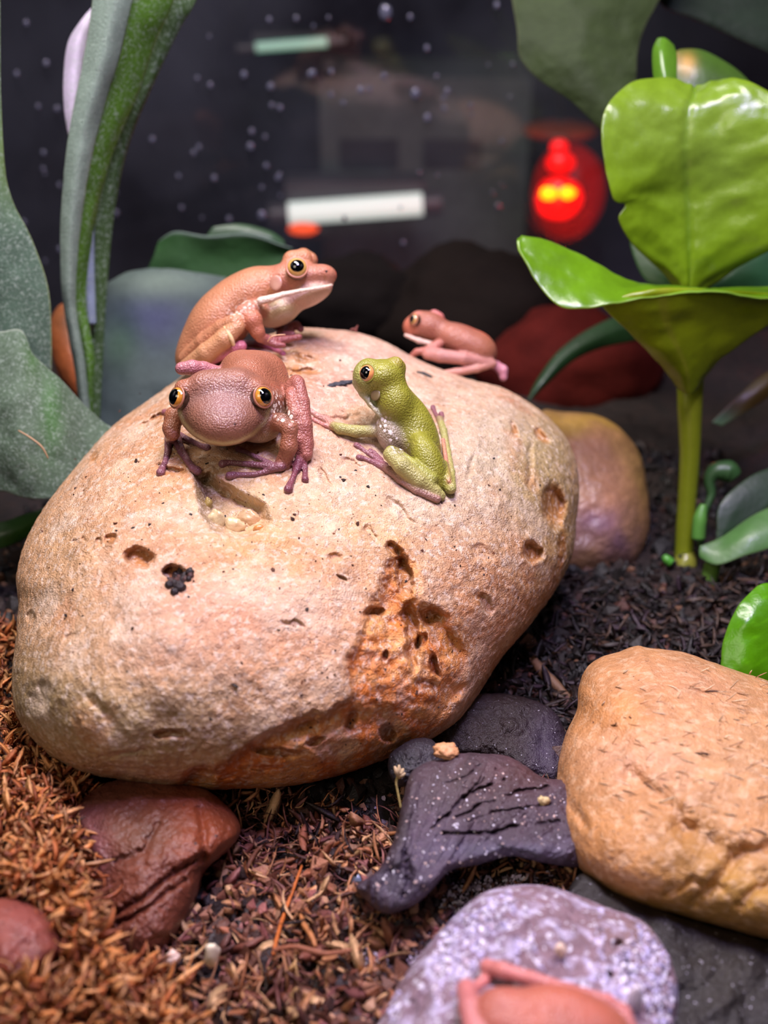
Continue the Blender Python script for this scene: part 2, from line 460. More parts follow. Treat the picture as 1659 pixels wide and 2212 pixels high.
_ph = (1 + 5 ** 0.5) / 2
ICO = np.array([(-1, _ph, 0), (1, _ph, 0), (-1, -_ph, 0), (1, -_ph, 0), (0, -1, _ph), (0, 1, _ph), (0, -1, -_ph), (0, 1, -_ph), (_ph, 0, -1), (_ph, 0, 1), (-_ph, 0, -1), (-_ph, 0, 1)]) / 1.9
ICF = np.array([(0, 11, 5), (0, 5, 1), (0, 1, 7), (0, 7, 10), (0, 10, 11), (1, 5, 9), (5, 11, 4), (11, 10, 2), (10, 7, 6), (7, 1, 8), (3, 9, 4), (3, 4, 2), (3, 2, 6), (3, 6, 8), (3, 8, 9), (4, 9, 5), (2, 4, 11), (6, 2, 10), (8, 6, 7), (9, 8, 1)])
def crumbs(name, pos, size, colors, material, seed=0, aniso=0.6, parent=None, base=(0, 0, 0), rough=0.3):
    rg = np.random.default_rng(seed); n = len(pos)
    v = ICO[None] * (1 + rg.normal(size=(n, 12, 1)) * rough)
    sc = 1 + rg.uniform(-aniso, aniso, (n, 1, 3))
    v = v * sc
    q = rg.normal(size=(n, 4)); q /= np.linalg.norm(q, axis=1, keepdims=True)
    w_, x, y, z = q.T
    M = np.stack([1 - 2 * (y * y + z * z), 2 * (x * y - z * w_), 2 * (x * z + y * w_), 2 * (x * y + z * w_), 1 - 2 * (x * x + z * z), 2 * (y * z - x * w_), 2 * (x * z - y * w_), 2 * (y * z + x * w_), 1 - 2 * (x * x + y * y)], -1).reshape(n, 3, 3)
    v = np.einsum('nij,nkj->nki', M, v) * np.asarray(size)[:, None, None] + pos[:, None]
    f = (ICF[None] + (np.arange(n) * 12)[:, None, None]).reshape(-1, 3)
    return put(name, v.reshape(-1, 3), None, f, material, parent, np.repeat(colors, 12, 0), smooth=False, base=None if parent is not None else base)

def lump(name, c, r, material, col, label=None, cat=None, parent=None, seed=0, sq=(1, 1, 1), amp=0.35, sc=1.6, group=None, n=14, rot=0):
    """a single irregular piece at world point c (cm), radius r"""
    u = np.linspace(0, np.pi, n + 1)[1:-1]; a = np.linspace(0, 2 * np.pi, 2 * n, endpoint=False)
    U, A = np.meshgrid(u, a, indexing='ij')
    q = np.stack([np.sin(U) * np.cos(A), np.sin(U) * np.sin(A), np.cos(U)], -1).reshape(-1, 3)
    q = np.vstack([q, [0, 0, 1], [0, 0, -1]])
    v = q * (1 + amp * fbm(q + seed * 7.7, sc, 4, seed))[:, None] * np.array(sq)
    ca, sa = math.cos(rot), math.sin(rot)
    v = v @ np.array([[ca, sa, 0], [-sa, ca, 0], [0, 0, 1]])
    m = 2 * n; k = len(u)
    i = np.arange(k - 1)[:, None] * m; j = np.arange(m)[None]; j2 = (j + 1) % m
    qd = np.stack([i + j, i + m + j, i + m + j2, i + j2], -1).reshape(-1, 4)
    jj = np.arange(m); jn = (jj + 1) % m
    tr = np.vstack([np.stack([np.full(m, k * m), jj, jn], -1), np.stack([np.full(m, k * m + 1), (k - 1) * m + jn, (k - 1) * m + jj], -1)])
    o = put(name, v * r + np.asarray(c), qd, tr, material, parent, np.tile(lin(col), (len(v), 1)))
    if label: tag(o, label, cat, group)
    return o
#==LIGHTS_END

# ============================================================ materials
M_boulder = mat('boulder_stone', rough=0.42, spec=0.5, coat=0.25, cw=0.25, nsc=1.6, namt=0.2, bsc=5, bamt=0.09, b2sc=26, b2amt=0.06,
                tint=((240, 220, 200), 7.0, 0.6), speck=((120, 66, 30), 7.5, 0.70), rvar=0.5)
M_quartz = mat('wet_quartz', rough=0.22, coat=0.5, nsc=2.5, namt=0.15, bsc=6, bamt=0.05, sss=0.2)
M_stone_tan = mat('tan_stone', rough=0.45, coat=0.2, cw=0.25, nsc=1.4, namt=0.22, bsc=4, bamt=0.06, b2sc=22, b2amt=0.04,
                  tint=((226, 188, 150), 5.0, 0.55), speck=((90, 52, 34), 9, 0.71), rvar=0.4)
M_stone_red = mat('red_stone', rough=0.42, coat=0.35, cw=0.2, nsc=2.0, namt=0.3, bsc=5, bamt=0.06, b2sc=24, b2amt=0.03, speck=((24, 12, 10), 9, 0.69))
M_stone_far = mat('mottled_stone', rough=0.5, coat=0.15, nsc=1.0, namt=0.25, bsc=4, bamt=0.05)
M_wood = mat('dark_wet_wood', rough=0.42, coat=0.3, cw=0.25, nsc=2.2, namt=0.35, bsc=6, bamt=0.06, b2sc=30, b2amt=0.04, speck=((225, 220, 235), 14, 0.70))
M_log = mat('lichen_wood', rough=0.5, coat=0.15, nsc=2.5, namt=0.25, bsc=6, bamt=0.07, b2sc=24, b2amt=0.05,
            tint=((214, 206, 236), 2.6, 0.8), speck=((240, 236, 250), 7, 0.62))
M_soil = mat('soil', rough=0.8, nsc=3, namt=0.4, bsc=6, bamt=0.1, b2sc=25, b2amt=0.06)
M_bits = mat('soil_bits', rough=0.6, coat=0.1, nsc=6, namt=0.3, bsc=20, bamt=0.03)
M_moss = mat('sphagnum', rough=0.5, coat=0.2, nsc=5, namt=0.25, bsc=25, bamt=0.02, transl=0.25)
M_fibre = mat('coir', rough=0.55, coat=0.1, nsc=5, namt=0.3, bsc=25, bamt=0.02, transl=0.12)
M_frog = mat('frog_skin', rough=0.42, spec=0.5, coat=0.3, cw=0.22, sss=0.12, nsc=3.0, namt=0.10, bsc=14, bamt=0.015, voro=0.018, vsc=21, spots=((236, 220, 200), 8.0))
M_frog_wet = mat('frog_toe_skin', rough=0.3, coat=0.6, cw=0.1, sss=0.15, nsc=5, namt=0.12, bsc=10, bamt=0.012)
M_frog_green = mat('green_frog_skin', rough=0.42, spec=0.5, coat=0.28, cw=0.22, sss=0.08, nsc=3.0, namt=0.12, bsc=14, bamt=0.012, voro=0.020, vsc=21, spots=((226, 214, 206), 8.0))
M_iris = mat('iris', rough=0.15, coat=1.0, cw=0.02, nsc=14, namt=0.2)
M_pupil = mat('pupil', rough=0.05, coat=1.0, cw=0.01, namt=0, col=(3, 3, 4))
M_lid = mat('eyelid', rough=0.4, coat=0.3, nsc=4, namt=0.1)
M_leaf_gloss = mat('glossy_leaf', rough=0.28, coat=0.45, cw=0.12, nsc=1.2, namt=0.14, bsc=2.0, bamt=0.012, b2sc=18, b2amt=0.006, transl=0.34)
M_leaf_felt = mat('felted_frond', rough=0.65, spec=0.35, nsc=2.0, namt=0.18, bsc=12, bamt=0.03, b2sc=40, b2amt=0.02, tint=((160, 176, 162), 11.0, 0.5), transl=0.12)
M_felt_far = mat('soft_far_frond', rough=0.7, spec=0.3, nsc=1.0, namt=0.22, bsc=6, bamt=0.02, transl=0.12)
M_leaf_far = mat('far_leaf', rough=0.45, coat=0.1, nsc=1.0, namt=0.2, bsc=3, bamt=0.02, transl=0.15)
M_white = mat('white_flake', rough=0.5, nsc=4, namt=0.08, bsc=20, bamt=0.02)

# ============================================================ setting
def box(name, lo, hi, material, parent=None, col=(40, 40, 44), base=None):
    x0, y0, z0 = lo; x1, y1, z1 = hi
    v = np.array([(x, y, z) for x in (x0, x1) for y in (y0, y1) for z in (z0, z1)], float)
    q = [(0, 1, 3, 2), (4, 6, 7, 5), (0, 4, 5, 1), (2, 3, 7, 6), (0, 2, 6, 4), (1, 5, 7, 3)]
    return put(name, v, q, None, material, parent, lin(col), smooth=False, base=base)

GX0, GX1, GY0, GY1 = -26, 26, 6, 60
def ground_z(x, y):
    p = np.stack([x, y, 0 * x], -1)
    z = -0.35 + 0.5 * fbm(p, 0.22, 3, 11) + 0.22 * fbm(p, 1.3, 4, 12)
    z = z + 0.9 * np.exp(-((x + 8.5) / 3.5) ** 2 - ((y - 19) / 6.0) ** 2)
    z = z - 0.8 * sst(30, 36, y) * 0.4
    return z
nx, ny = 420, 430
gx, gy = np.meshgrid(np.linspace(GX0, GX1, nx), np.linspace(GY0, GY1, ny))
gz = ground_z(gx, gy) + 0.10 * fbm(np.stack([gx, gy, 0 * gx], -1), 5, 3, 14)
gv = np.stack([gx, gy, gz], -1).reshape(-1, 3)
gi = np.arange(ny - 1)[:, None] * nx; gj = np.arange(nx - 1)[None]
gq = np.stack([gi + gj, gi + gj + 1, gi + nx + gj + 1, gi + nx + gj], -1).reshape(-1, 4)
sc_ = 0.5 + 0.5 * fbm(gv, 2.2, 4, 21)
gcol = lin((14, 9, 8))[None] * (1 - sc_[:, None]) + lin((44, 28, 23))[None] * sc_[:, None]
fl = put('floor', gv, gq, None, M_soil, None, gcol, base=(0, 0, 0)); tag(fl, kind='structure')
M_tank = mat('tank_panel', rough=0.35, nsc=0.3, namt=0.3, bsc=1, bamt=0.0)
M_room = mat('room_wall_paint', rough=0.9, nsc=0.08, namt=0.6)
tag(box('floor_base', (-27, 5, -4), (27, 61, -2.6), M_tank, None, (12, 12, 14)), kind='structure')
tag(box('wall_left', (-27, 5, -4), (-26, 61, 60), M_tank, None, (10, 10, 13)), kind='structure')
tag(box('wall_right', (26, 5, -4), (27, 61, 60), M_tank, None, (10, 9, 11)), kind='structure')
tag(box('wall_back', (-90, 124, -40), (90, 126, 110), M_room, None, (16, 18, 34)), kind='structure')

# glass pane at the back of the terrarium, with water drops
mg = bpy.data.materials.new('wet_glass'); mg.use_nodes = True
nt = mg.node_tree; N = nt.nodes; L = nt.links; N.remove(N['Principled BSDF'])
tr_ = N.new('ShaderNodeBsdfTransparent'); gl = N.new('ShaderNodeBsdfGlossy'); gl.inputs['Roughness'].default_value = 0.05
gl.inputs['Color'].default_value = (0.8, 0.85, 1, 1)
df = N.new('ShaderNodeBsdfDiffuse'); df.inputs['Color'].default_value = (0.45, 0.48, 0.60, 1)
m1 = N.new('ShaderNodeMixShader'); m1.inputs[0].default_value = 0.05
m2 = N.new('ShaderNodeMixShader')
tc = N.new('ShaderNodeTexCoord'); ns = N.new('ShaderNodeTexNoise'); ns.inputs['Scale'].default_value = 9; ns.inputs['Detail'].default_value = 5
mr = N.new('ShaderNodeMapRange'); mr.inputs[1].default_value = 0.35; mr.inputs[2].default_value = 0.75; mr.inputs[3].default_value = 0.002; mr.inputs[4].default_value = 0.05
L.new(tc.outputs['Object'], ns.inputs['Vector']); L.new(ns.outputs['Fac'], mr.inputs[0])
L.new(tr_.outputs[0], m1.inputs[1]); L.new(gl.outputs[0], m1.inputs[2])
L.new(mr.outputs[0], m2.inputs[0]); L.new(m1.outputs[0], m2.inputs[1]); L.new(df.outputs[0], m2.inputs[2])
L.new(m2.outputs[0], N['Material Output'].inputs['Surface'])
GLY = 60.0
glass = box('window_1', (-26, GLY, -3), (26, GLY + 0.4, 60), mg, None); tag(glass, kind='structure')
def glass_pt(px, py):
    r = P(px, py, 1.0) - CAM; t = (GLY - CAM[1]) / r[1]; return CAM + r * t
M_drop = mat('water_drop', rough=0.05, spec=1.0, coat=1.0, cw=0.02, namt=0, col=(90, 92, 110))
rg = np.random.default_rng(4)
drops = [(897, 203, 12), (923, 255, 9), (833, 27, 16), (541, 317, 9), (779, 195, 8), (966, 198, 8), (676, 158, 8), (583, 188, 7), (605, 233, 7), (566, 466, 11), (100, 137, 7),
         (57, 50, 6), (430, 318, 6), (463, 385, 7), (250, 460, 7), (527, 162, 8), (585, 187, 8), (544, 284, 7), (52, 480, 6), (36, 160, 6), (94, 330, 6), (1076, 447, 8), (830, 165, 7), (640, 40, 6), (715, 205, 6)]
for k in range(65):
    drops.append((rg.uniform(0, 1150), rg.uniform(0, 600), rg.uniform(3.5, 7)))
dm = None
for k, (x, y, r) in enumerate(drops):
    c = glass_pt(x, y); c[1] -= 0.02
    if dm is None:
        dm = lump('droplet', c, 1.0, M_drop, (200, 205, 230), parent=glass, sq=(0.8, 0.45, 1), amp=0.12, n=8)
        me = dm.data; arr = np.zeros(len(me.vertices) * 3); me.vertices.foreach_get('co', arr); arr = arr.reshape(-1, 3)
        arr -= arr.mean(0); me.vertices.foreach_set('co', arr.ravel()); dobj = dm
    else:
        dobj = dm.copy(); COL.objects.link(dobj); dobj.parent = glass
    dobj.location = Vector(c - np.array(glass['org'])) * CM
    rr = r * np.linalg.norm(c - CAM) / FPX; dobj.scale = (rr, rr, rr)

# reflections in the glass, imitated by glowing tubes set behind it
def tube_reflection(px0, py0, px1, py1, d, r, rgb, strength, label, name='reflection_tube'):
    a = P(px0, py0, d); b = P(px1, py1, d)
    t = thing(name, label, 'lamp', (a + b) / 2 + np.array([0, 3, -1]), 'tubes standing in for reflections')
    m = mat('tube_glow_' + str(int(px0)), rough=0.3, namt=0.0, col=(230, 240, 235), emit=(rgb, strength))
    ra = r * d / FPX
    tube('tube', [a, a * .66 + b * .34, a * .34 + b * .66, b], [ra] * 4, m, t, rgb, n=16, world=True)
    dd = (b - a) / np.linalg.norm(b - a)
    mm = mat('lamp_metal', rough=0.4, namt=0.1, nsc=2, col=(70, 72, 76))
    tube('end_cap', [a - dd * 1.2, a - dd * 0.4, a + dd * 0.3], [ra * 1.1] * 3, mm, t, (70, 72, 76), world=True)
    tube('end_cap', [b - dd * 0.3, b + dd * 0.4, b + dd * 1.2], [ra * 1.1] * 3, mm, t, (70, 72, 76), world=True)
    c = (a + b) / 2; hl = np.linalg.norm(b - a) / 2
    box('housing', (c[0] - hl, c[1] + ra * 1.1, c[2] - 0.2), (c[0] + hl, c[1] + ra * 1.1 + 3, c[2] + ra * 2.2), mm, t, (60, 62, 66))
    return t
tube_reflection(616, 462, 920, 440, 96, 24, (215, 235, 225), 0.75, 'glowing white tube standing in for a reflection in the glass, above the brown frog on the crest')
tube_reflection(545, 103, 715, 90, 96, 10, (70, 190, 150), 0.55, 'small teal glowing tube standing in for a reflection at the top')
# orange glow, built as a small glowing body behind the glass
t = thing('orange_glow_spot', 'small blurred orange glow just under the white tube', 'lamp', P(660, 505, 92))
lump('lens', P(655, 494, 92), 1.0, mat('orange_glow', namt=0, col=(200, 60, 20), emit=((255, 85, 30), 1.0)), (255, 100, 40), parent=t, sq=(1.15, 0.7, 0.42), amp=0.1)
lump('glow_backing', P(662, 505, 93.4), 1.3, mat('glow_backing_black', rough=0.5, namt=0.1, col=(20, 14, 14)), (20, 14, 14), parent=t, sq=(1.2, 0.7, 0.35), amp=0.08)

# red heat lamp: hood, shell imitating the glow halo, hot core, two filaments
hl_ = P(1238, 420, 84)
t = thing('heat_lamp', 'glowing red heat lamp with a built-in glow halo behind the glass, left of the glossy leaves', 'lamp', hl_ + np.array([0, 0, -4]))
plo.location = Vector(P(1215, 470, 76)) * CM
M_redglow = mat('red_halo_shell', rough=0.4, namt=0.5, nsc=0.5, col=(120, 4, 4), emit=((170, 3, 2), 0.34), alpha=0.75)
M_redhot = mat('red_bulb_hot', rough=0.3, namt=0, col=(200, 10, 5), emit=((245, 6, 3), 0.9))
M_fil = mat('filament_glow', rough=0.3, namt=0, col=(255, 200, 20), emit=((255, 190, 0), 1.7))
lump('bulb_halo', P(1228, 415, 86), 3.0, M_redglow, (200, 10, 5), parent=t, sq=(0.86, 0.8, 1.1), amp=0.05, n=24)
lump('hot_core', P(1208, 428, 81.6), 1.45, M_redhot, (255, 10, 5), parent=t, sq=(1.1, 0.6, 1.0), amp=0.1, n=16)
lump('hot_neck', P(1211, 352, 82.4), 0.95, M_redhot, (255, 10, 5), parent=t, sq=(1.05, 0.6, 0.8), amp=0.05, n=14)
lump('hot_neck', P(1208, 318, 82.6), 0.6, M_redhot, (255, 10, 5), parent=t, sq=(1.05, 0.6, 0.9), amp=0.05, n=14)
lump('filament', P(1186, 418, 80.0), 0.52, M_fil, (255, 190, 0), parent=t, sq=(1.1, 0.5, 0.8), amp=0.15)
lump('filament', P(1226, 417, 80.0), 0.48, M_fil, (255, 190, 0), parent=t, sq=(1.1, 0.5, 0.8), amp=0.15, seed=3)
lump('hood', P(1210, 282, 86), 2.5, mat('lamp_hood', rough=0.45, namt=0.3, nsc=0.6, col=(120, 52, 24)), (120, 52, 24), parent=t, sq=(1.05, 1.0, 0.24), amp=0.08, n=20)
tube('cord', [P(1212, 270, 86), P(1205, 180, 88), P(1190, 60, 90), P(1180, -150, 94)], [0.25] * 4, mat('lamp_cord', namt=0, col=(16, 14, 16)), t, (16, 14, 16), world=True)

# dim grey reflection in the glass, built as solid boxes behind it
mc = mat('dim_reflection', rough=0.8, nsc=0.15, namt=0.5, col=(78, 88, 84))
mc2 = mat('dim_reflection_dark', rough=0.8, nsc=0.15, namt=0.4, col=(30, 32, 38))
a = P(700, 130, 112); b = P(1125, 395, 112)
t = thing('cabinet_reflection', 'dim grey blocks standing in for an out-of-focus reflection in the glass', 'reflection', ((a[0] + b[0]) / 2, 112, b[2] - 9))
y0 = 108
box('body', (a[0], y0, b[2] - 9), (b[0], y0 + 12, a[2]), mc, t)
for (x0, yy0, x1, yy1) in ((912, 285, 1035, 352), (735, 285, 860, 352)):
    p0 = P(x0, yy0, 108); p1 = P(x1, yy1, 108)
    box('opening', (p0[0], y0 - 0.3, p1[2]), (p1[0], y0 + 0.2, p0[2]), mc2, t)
M_back = mat('shadow_stone', rough=0.9, spec=0.15, nsc=1.0, namt=0.3, bsc=4, bamt=0.05)
# dark back stones; the reddish one has the lamp's red light painted in
for k, (x, y, d, r, col, lab) in enumerate([(1235, 800, 55, 3.0, (74, 18, 12), 'dark rounded stone painted dull red as if lit, below the heat lamp'),
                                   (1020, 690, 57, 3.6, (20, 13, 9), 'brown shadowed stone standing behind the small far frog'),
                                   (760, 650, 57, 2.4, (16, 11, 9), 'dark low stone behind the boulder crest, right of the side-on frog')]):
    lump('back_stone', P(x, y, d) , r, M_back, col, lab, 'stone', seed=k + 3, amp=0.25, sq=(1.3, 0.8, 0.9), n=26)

# ============================================================ the boulder
B_OUT = [(655, 709), (760, 716), (830, 738), (900, 775), (1000, 815), (1090, 840), (1165, 885), (1215, 935), (1243, 990), (1253, 1050), (1247, 1120), (1236, 1200),
         (1200, 1275), (1150, 1345), (1085, 1420), (1040, 1490), (990, 1555), (930, 1595), (860, 1628), (760, 1665), (650, 1693), (520, 1706), (400, 1703), (290, 1690), (190, 1672), (120, 1640),
         (60, 1585), (32, 1530), (26, 1460), (36, 1370), (40, 1300), (35, 1250), (48, 1190), (78, 1125), (120, 1065), (180, 990), (250, 915), (320, 865), (375, 825), (440, 780), (540, 740), (600, 718)]
CRUST = [(330, 1720), (420, 1668), (500, 1640), (560, 1588), (640, 1560), (700, 1540), (758, 1502), (750, 1440), (772, 1380), (812, 1300), (838, 1222), (862, 1185), (893, 1215), (905, 1290), (965, 1335), (1005, 1400), (1010, 1480), (945, 1575), (860, 1650), (760, 1700), (600, 1730), (450, 1730)]
HOLLOW = [(412, 1018), (424, 1062), (436, 1112), (452, 1145), (480, 1160), (508, 1170), (540, 1163), (566, 1148), (588, 1125), (575, 1085), (520, 1060), (480, 1040), (450, 1015)]
# pits: x, y, rx, ry, rotation, depth cm, edge softness
PITS = [(305, 1203, 34, 22, 0.1, 0.50, .5), (378, 1240, 26, 22, .5, 0.45, .5), (238, 1168, 13, 9, 0, .2, .6), (210, 1172, 9, 7, 0, .15, .6), (180, 1166, 8, 7, 0, .12, .6), (160, 1170, 6, 5, 0, .1, .6),
        (870, 1245, 16, 46, -0.1, 0.5, .5), (850, 1188, 22, 13, .3, 0.3, .6), (885, 1370, 18, 75, -0.05, 0.45, .6), (925, 1330, 30, 26, 0, .3, .7), (905, 1385, 14, 22, .4, .3, .5), (940, 1440, 12, 28, -.4, 0.4, .5), (810, 1322, 22, 11, -0.1, .25, .6),
        (1195, 1090, 26, 46, -.1, 0.7, .8), (1148, 1193, 20, 26, -.2, .5, .6), (1210, 1190, 10, 50, .1, .2, .9), (1170, 940, 9, 20, -.5, .25, .7), (1112, 930, 8, 18, -.5, .2, .7), (1150, 1000, 8, 50, .0, .16, .8),
        (1045, 1305, 14, 32, -.5, .22, .8), (1040, 1195, 28, 16, .3, .15, .7), (840, 1580, 18, 20, 0, .4, .6), (735, 1250, 16, 8, .5, .18, .6), (720, 1197, 18, 8, -.1, .14, .7), (633, 1347, 26, 7, 0, .12, .6), (660, 770, 26, 12, .2, .3, .8),
        (650, 800, 46, 10, .1, .2, .8), (830, 1420, 8, 14, 0, .25, .6), (920, 1480, 30, 14, .4, .2, .8), (340, 905, 24, 9, -.6, .3, .7), (310, 920, 14, 7, -.4, .22, .7), (205, 985, 8, 14, .3, .2, .6), (180, 1065, 6, 12, 0, .12, .6),
        (365, 1012, 32, 10, .15, .25, .7), (735, 905, 60, 9, .05, .15, .9), (800, 940, 40, 8, .5, .15, .9), (965, 965, 8, 40, -.3, .14, .9), (1015, 1010, 9, 36, .1, .12, .9), (940, 1060, 40, 9, .8, .14, .9),
        (860, 1100, 60, 10, .7, .18, .9), (800, 1150, 9, 26, -.3, .16, .7), (700, 1030, 30, 9, .9, .14, .8), (760, 1000, 26, 8, .6, .12, .8), (90, 1500, 30, 40, .1, .18, .9), (370, 1585, 36, 13, .05, .2, .8), (150, 1370, 22, 8, -.6, .1, .8),
        (270, 1625, 70, 8, -.05, .12, .9), (220, 1530, 50, 14, .8, .14, .9), (70, 1330, 9, 14, 0, .16, .7), (600, 1620, 60, 10, .1, .25, .7), (680, 1600, 26, 9, -.3, .25, .7), (760, 1560, 14, 30, .2, .2, .7), (560, 1660, 50, 8, 0, .14, .7), (470, 1670, 40, 8, .1, .16, .7)]
def boulder_feat(px, py):
    q = np.stack([px / 60, py / 60, 0 * px], -1)
    n1 = fbm(q, 1.0, 4, 31); n2 = fbm(q, 1.0, 4, 37); n3 = fbm(q, 3.2, 4, 41)
    x = px + 12 * n1 + 7 * n3; y = py + 12 * n2 + 7 * fbm(q, 3.0, 3, 47)
    d = 0.10 * n1 + 0.025 * n3 + 0.25 * fbm(q, 0.22, 2, 51)
    sd = poly_sd(x, y, CRUST)
    m = sst(10, -16, sd)
    d = d + m * (0.36 + 0.36 * fbm(q, 1.0, 3, 43) + 0.03 * n3)
    sd = poly_sd(px + 5 * n1, py + 5 * n2, HOLLOW)
    d = d + sst(4, -26, sd) * (0.75 + 0.12 * n3)
    d = d + 0.25 * np.exp(-((px - 520) / 95) ** 2 - ((py - 1060) / 75) ** 2)
    d = d + 0.16 * np.exp(-((px - 590) / 60) ** 2 - ((py - 1190) / 70) ** 2)
    for (cx, cy, rx, ry, rot, dp, so) in PITS:
        sel = (np.abs(px - cx) < 130) & (np.abs(py - cy) < 130)
        if not sel.any(): continue
        ux = x[sel] - cx; uy = y[sel] - cy; c, s = math.cos(rot), math.sin(rot)
        r = np.hypot((ux * c + uy * s) / rx, (-ux * s + uy * c) / ry)
        d[sel] = d[sel] + dp * sst(1.15, 1.15 - so, r) - 0.05 * dp * np.exp(-((r - 1.35) / 0.25) ** 2)
    # soft ridge below the hollow and saddle behind the green frog
    d = d - 0.25 * np.exp(-((px - 330) / 120) ** 2 - ((py - 1330) / 90) ** 2)
    d = d + 0.35 * np.exp(-((px - 700) / 120) ** 2 - ((py - 800) / 22) ** 2)
    return d
boulder = Blob(B_OUT, (640, 1210), (34.0, 0.27, 0.90), 6.0, 4.2, 0.9, boulder_feat, 0.006)
def boulder_col(px, py, v):
    c = blend((206, 158, 116), px, py, [
        (300, 1130, 200, 120, (216, 160, 116), .6), (500, 1340, 180, 110, (214, 152, 120), .7), (330, 1330, 100, 60, (214, 176, 146), .6),
        (160, 1280, 80, 120, (206, 166, 120), .6), (230, 1560, 220, 80, (160, 140, 92), .75), (70, 1500, 50, 60, (140, 122, 76), .6), (480, 1580, 110, 60, (172, 140, 100), .6),
        (760, 760, 170, 60, (226, 178, 158), .8), (680, 870, 90, 50, (216, 160, 140), .7), (720, 1040, 110, 70, (220, 180, 150), .7), (950, 900, 120, 110, (222, 188, 160), .7),
        (1060, 1010, 90, 110, (196, 180, 150), .8), (900, 1120, 90, 50, (206, 190, 166), .7), (1180, 1020, 50, 110, (172, 156, 100), .7), (1200, 1180, 60, 150, (160, 130, 70), .75), (1100, 1250, 90, 120, (196, 142, 100), .6), (1010, 1380, 80, 80, (196, 132, 84), .6), (1000, 1480, 60, 60, (170, 122, 72), .6),
        (520, 1090, 80, 60, (224, 194, 146), .8), (560, 1200, 60, 40, (218, 158, 92), .7), (820, 1150, 110, 60, (224, 174, 120), .6), (130, 1180, 60, 60, (206, 162, 112), .5),
        (640, 760, 50, 24, (186, 132, 60), .6), (370, 1010, 50, 20, (190, 120, 50), .6)], v, 50)
    q = np.stack([px / 60, py / 60, 0 * px], -1)
    n1 = fbm(q, 1.0, 4, 31); n2 = fbm(q, 1.0, 4, 37); n4 = fbm(q, 1.6, 4, 61)
    m = sst(14, -10, poly_sd(px + 14 * n1, py + 14 * n2, CRUST))[:, None]
    k = sst(-0.4, 0.5, n4)[:, None]
    c = c * (1 - m) + m * (lin((214, 118, 40)) * (1 - k) + lin((232, 164, 96)) * k)
    # clear quartz vein and stain around the crack
    for (pts, wd, rgb, wt) in [([(860, 1180), (880, 1260), (905, 1330), (960, 1370), (985, 1400)], 26, (206, 140, 66), .7), ([(560, 1150), (620, 1190), (660, 1260)], 22, (214, 166, 110), .4),
                              ([(400, 1690), (560, 1600), (700, 1548), (760, 1500)], 10, (150, 96, 44), .5)]:
        e = wt * np.exp(-(line_d(px + 16 * n1, py + 16 * n2, pts) / wd) ** 2)[:, None]
        c = c * (1 - e) + lin(rgb) * e
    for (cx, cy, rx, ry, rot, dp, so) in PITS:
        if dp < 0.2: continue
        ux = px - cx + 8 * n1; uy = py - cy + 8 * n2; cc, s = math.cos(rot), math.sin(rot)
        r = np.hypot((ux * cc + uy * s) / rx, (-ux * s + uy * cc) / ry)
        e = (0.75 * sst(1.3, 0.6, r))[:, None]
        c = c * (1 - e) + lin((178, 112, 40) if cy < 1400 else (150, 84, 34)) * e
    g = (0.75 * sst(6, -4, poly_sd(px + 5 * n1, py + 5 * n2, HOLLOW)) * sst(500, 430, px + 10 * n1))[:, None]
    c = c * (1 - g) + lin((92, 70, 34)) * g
    g2 = sst(.05, .45, fbm(v, .9, 4, 75))[:, None] * .45
    c = c * (1 - g2) + lin((232, 206, 178)) * g2
    g3 = sst(.1, .5, fbm(v, .8, 4, 78))[:, None] * .4
    c = c * (1 - g3) + lin((190, 122, 74)) * g3
    return c * (0.94 + 0.3 * fbm(v, 2.5, 5, 71, .65))[:, None]
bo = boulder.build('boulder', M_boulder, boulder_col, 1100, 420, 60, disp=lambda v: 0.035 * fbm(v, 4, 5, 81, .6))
tag(bo, 'large tan and pinkish pitted boulder with orange quartz, carrying four frogs', 'rock')
def SD(px, py): return float(boulder.depth(np.array([float(px)]), np.array([float(py)]))[0])
for (x, y, r, sq, col, k) in [(468, 1128, 26, (0.75, .6, 1.1), (206, 184, 140), 1), (506, 1140, 25, (0.9, .6, .9), (214, 190, 146), 2), (538, 1122, 26, (0.9, .6, .85), (206, 172, 130), 3), (450, 1090, 16, (.6, .6, 1), (150, 128, 70), 4), (560, 1142, 13, (1, .6, .7), (190, 130, 70), 5)]:
    d = SD(x, y); lump('quartz_lump', P(x, y, d - 0.02), r * d / FPX, M_quartz, col, parent=bo, sq=sq, amp=0.3, seed=k)

# ============================================================ other stones
def plain(base, blobs, wob=40, dk=0.2, sc=2.0):
    return lambda px, py, v: blend(base, px, py, blobs, v, wob) * (1 + dk * fbm(v, sc, 4, 91))[:, None]
def rs_feat(px, py):
    q = np.stack([px / 70, py / 70, 0 * px], -1); n1 = fbm(q, 1, 4, 101); n2 = fbm(q, 3, 4, 105)
    d = 0.10 * n1 + 0.02 * n2
    for pts, wd, dp in [([(1365, 1680), (1420, 1720), (1480, 1790)], 26, .28), ([(1210, 1670), (1235, 1740), (1265, 1785)], 9, .12), ([(1250, 1540), (1300, 1500), (1330, 1440)], 30, .12),
                        ([(1659, 1830), (1590, 1850), (1550, 1900), (1500, 1950)], 16, .25), ([(1480, 1790), (1560, 1830), (1640, 1900)], 30, .22), ([(1440, 1930), (1500, 1905), (1560, 1920)], 9, .14), ([(1600, 1960), (1640, 1920), (1700, 1900)], 10, .14)]:
        d = d + dp * np.exp(-(line_d(px + 12 * n1, py + 12 * n2, pts) / wd) ** 2)
    return d
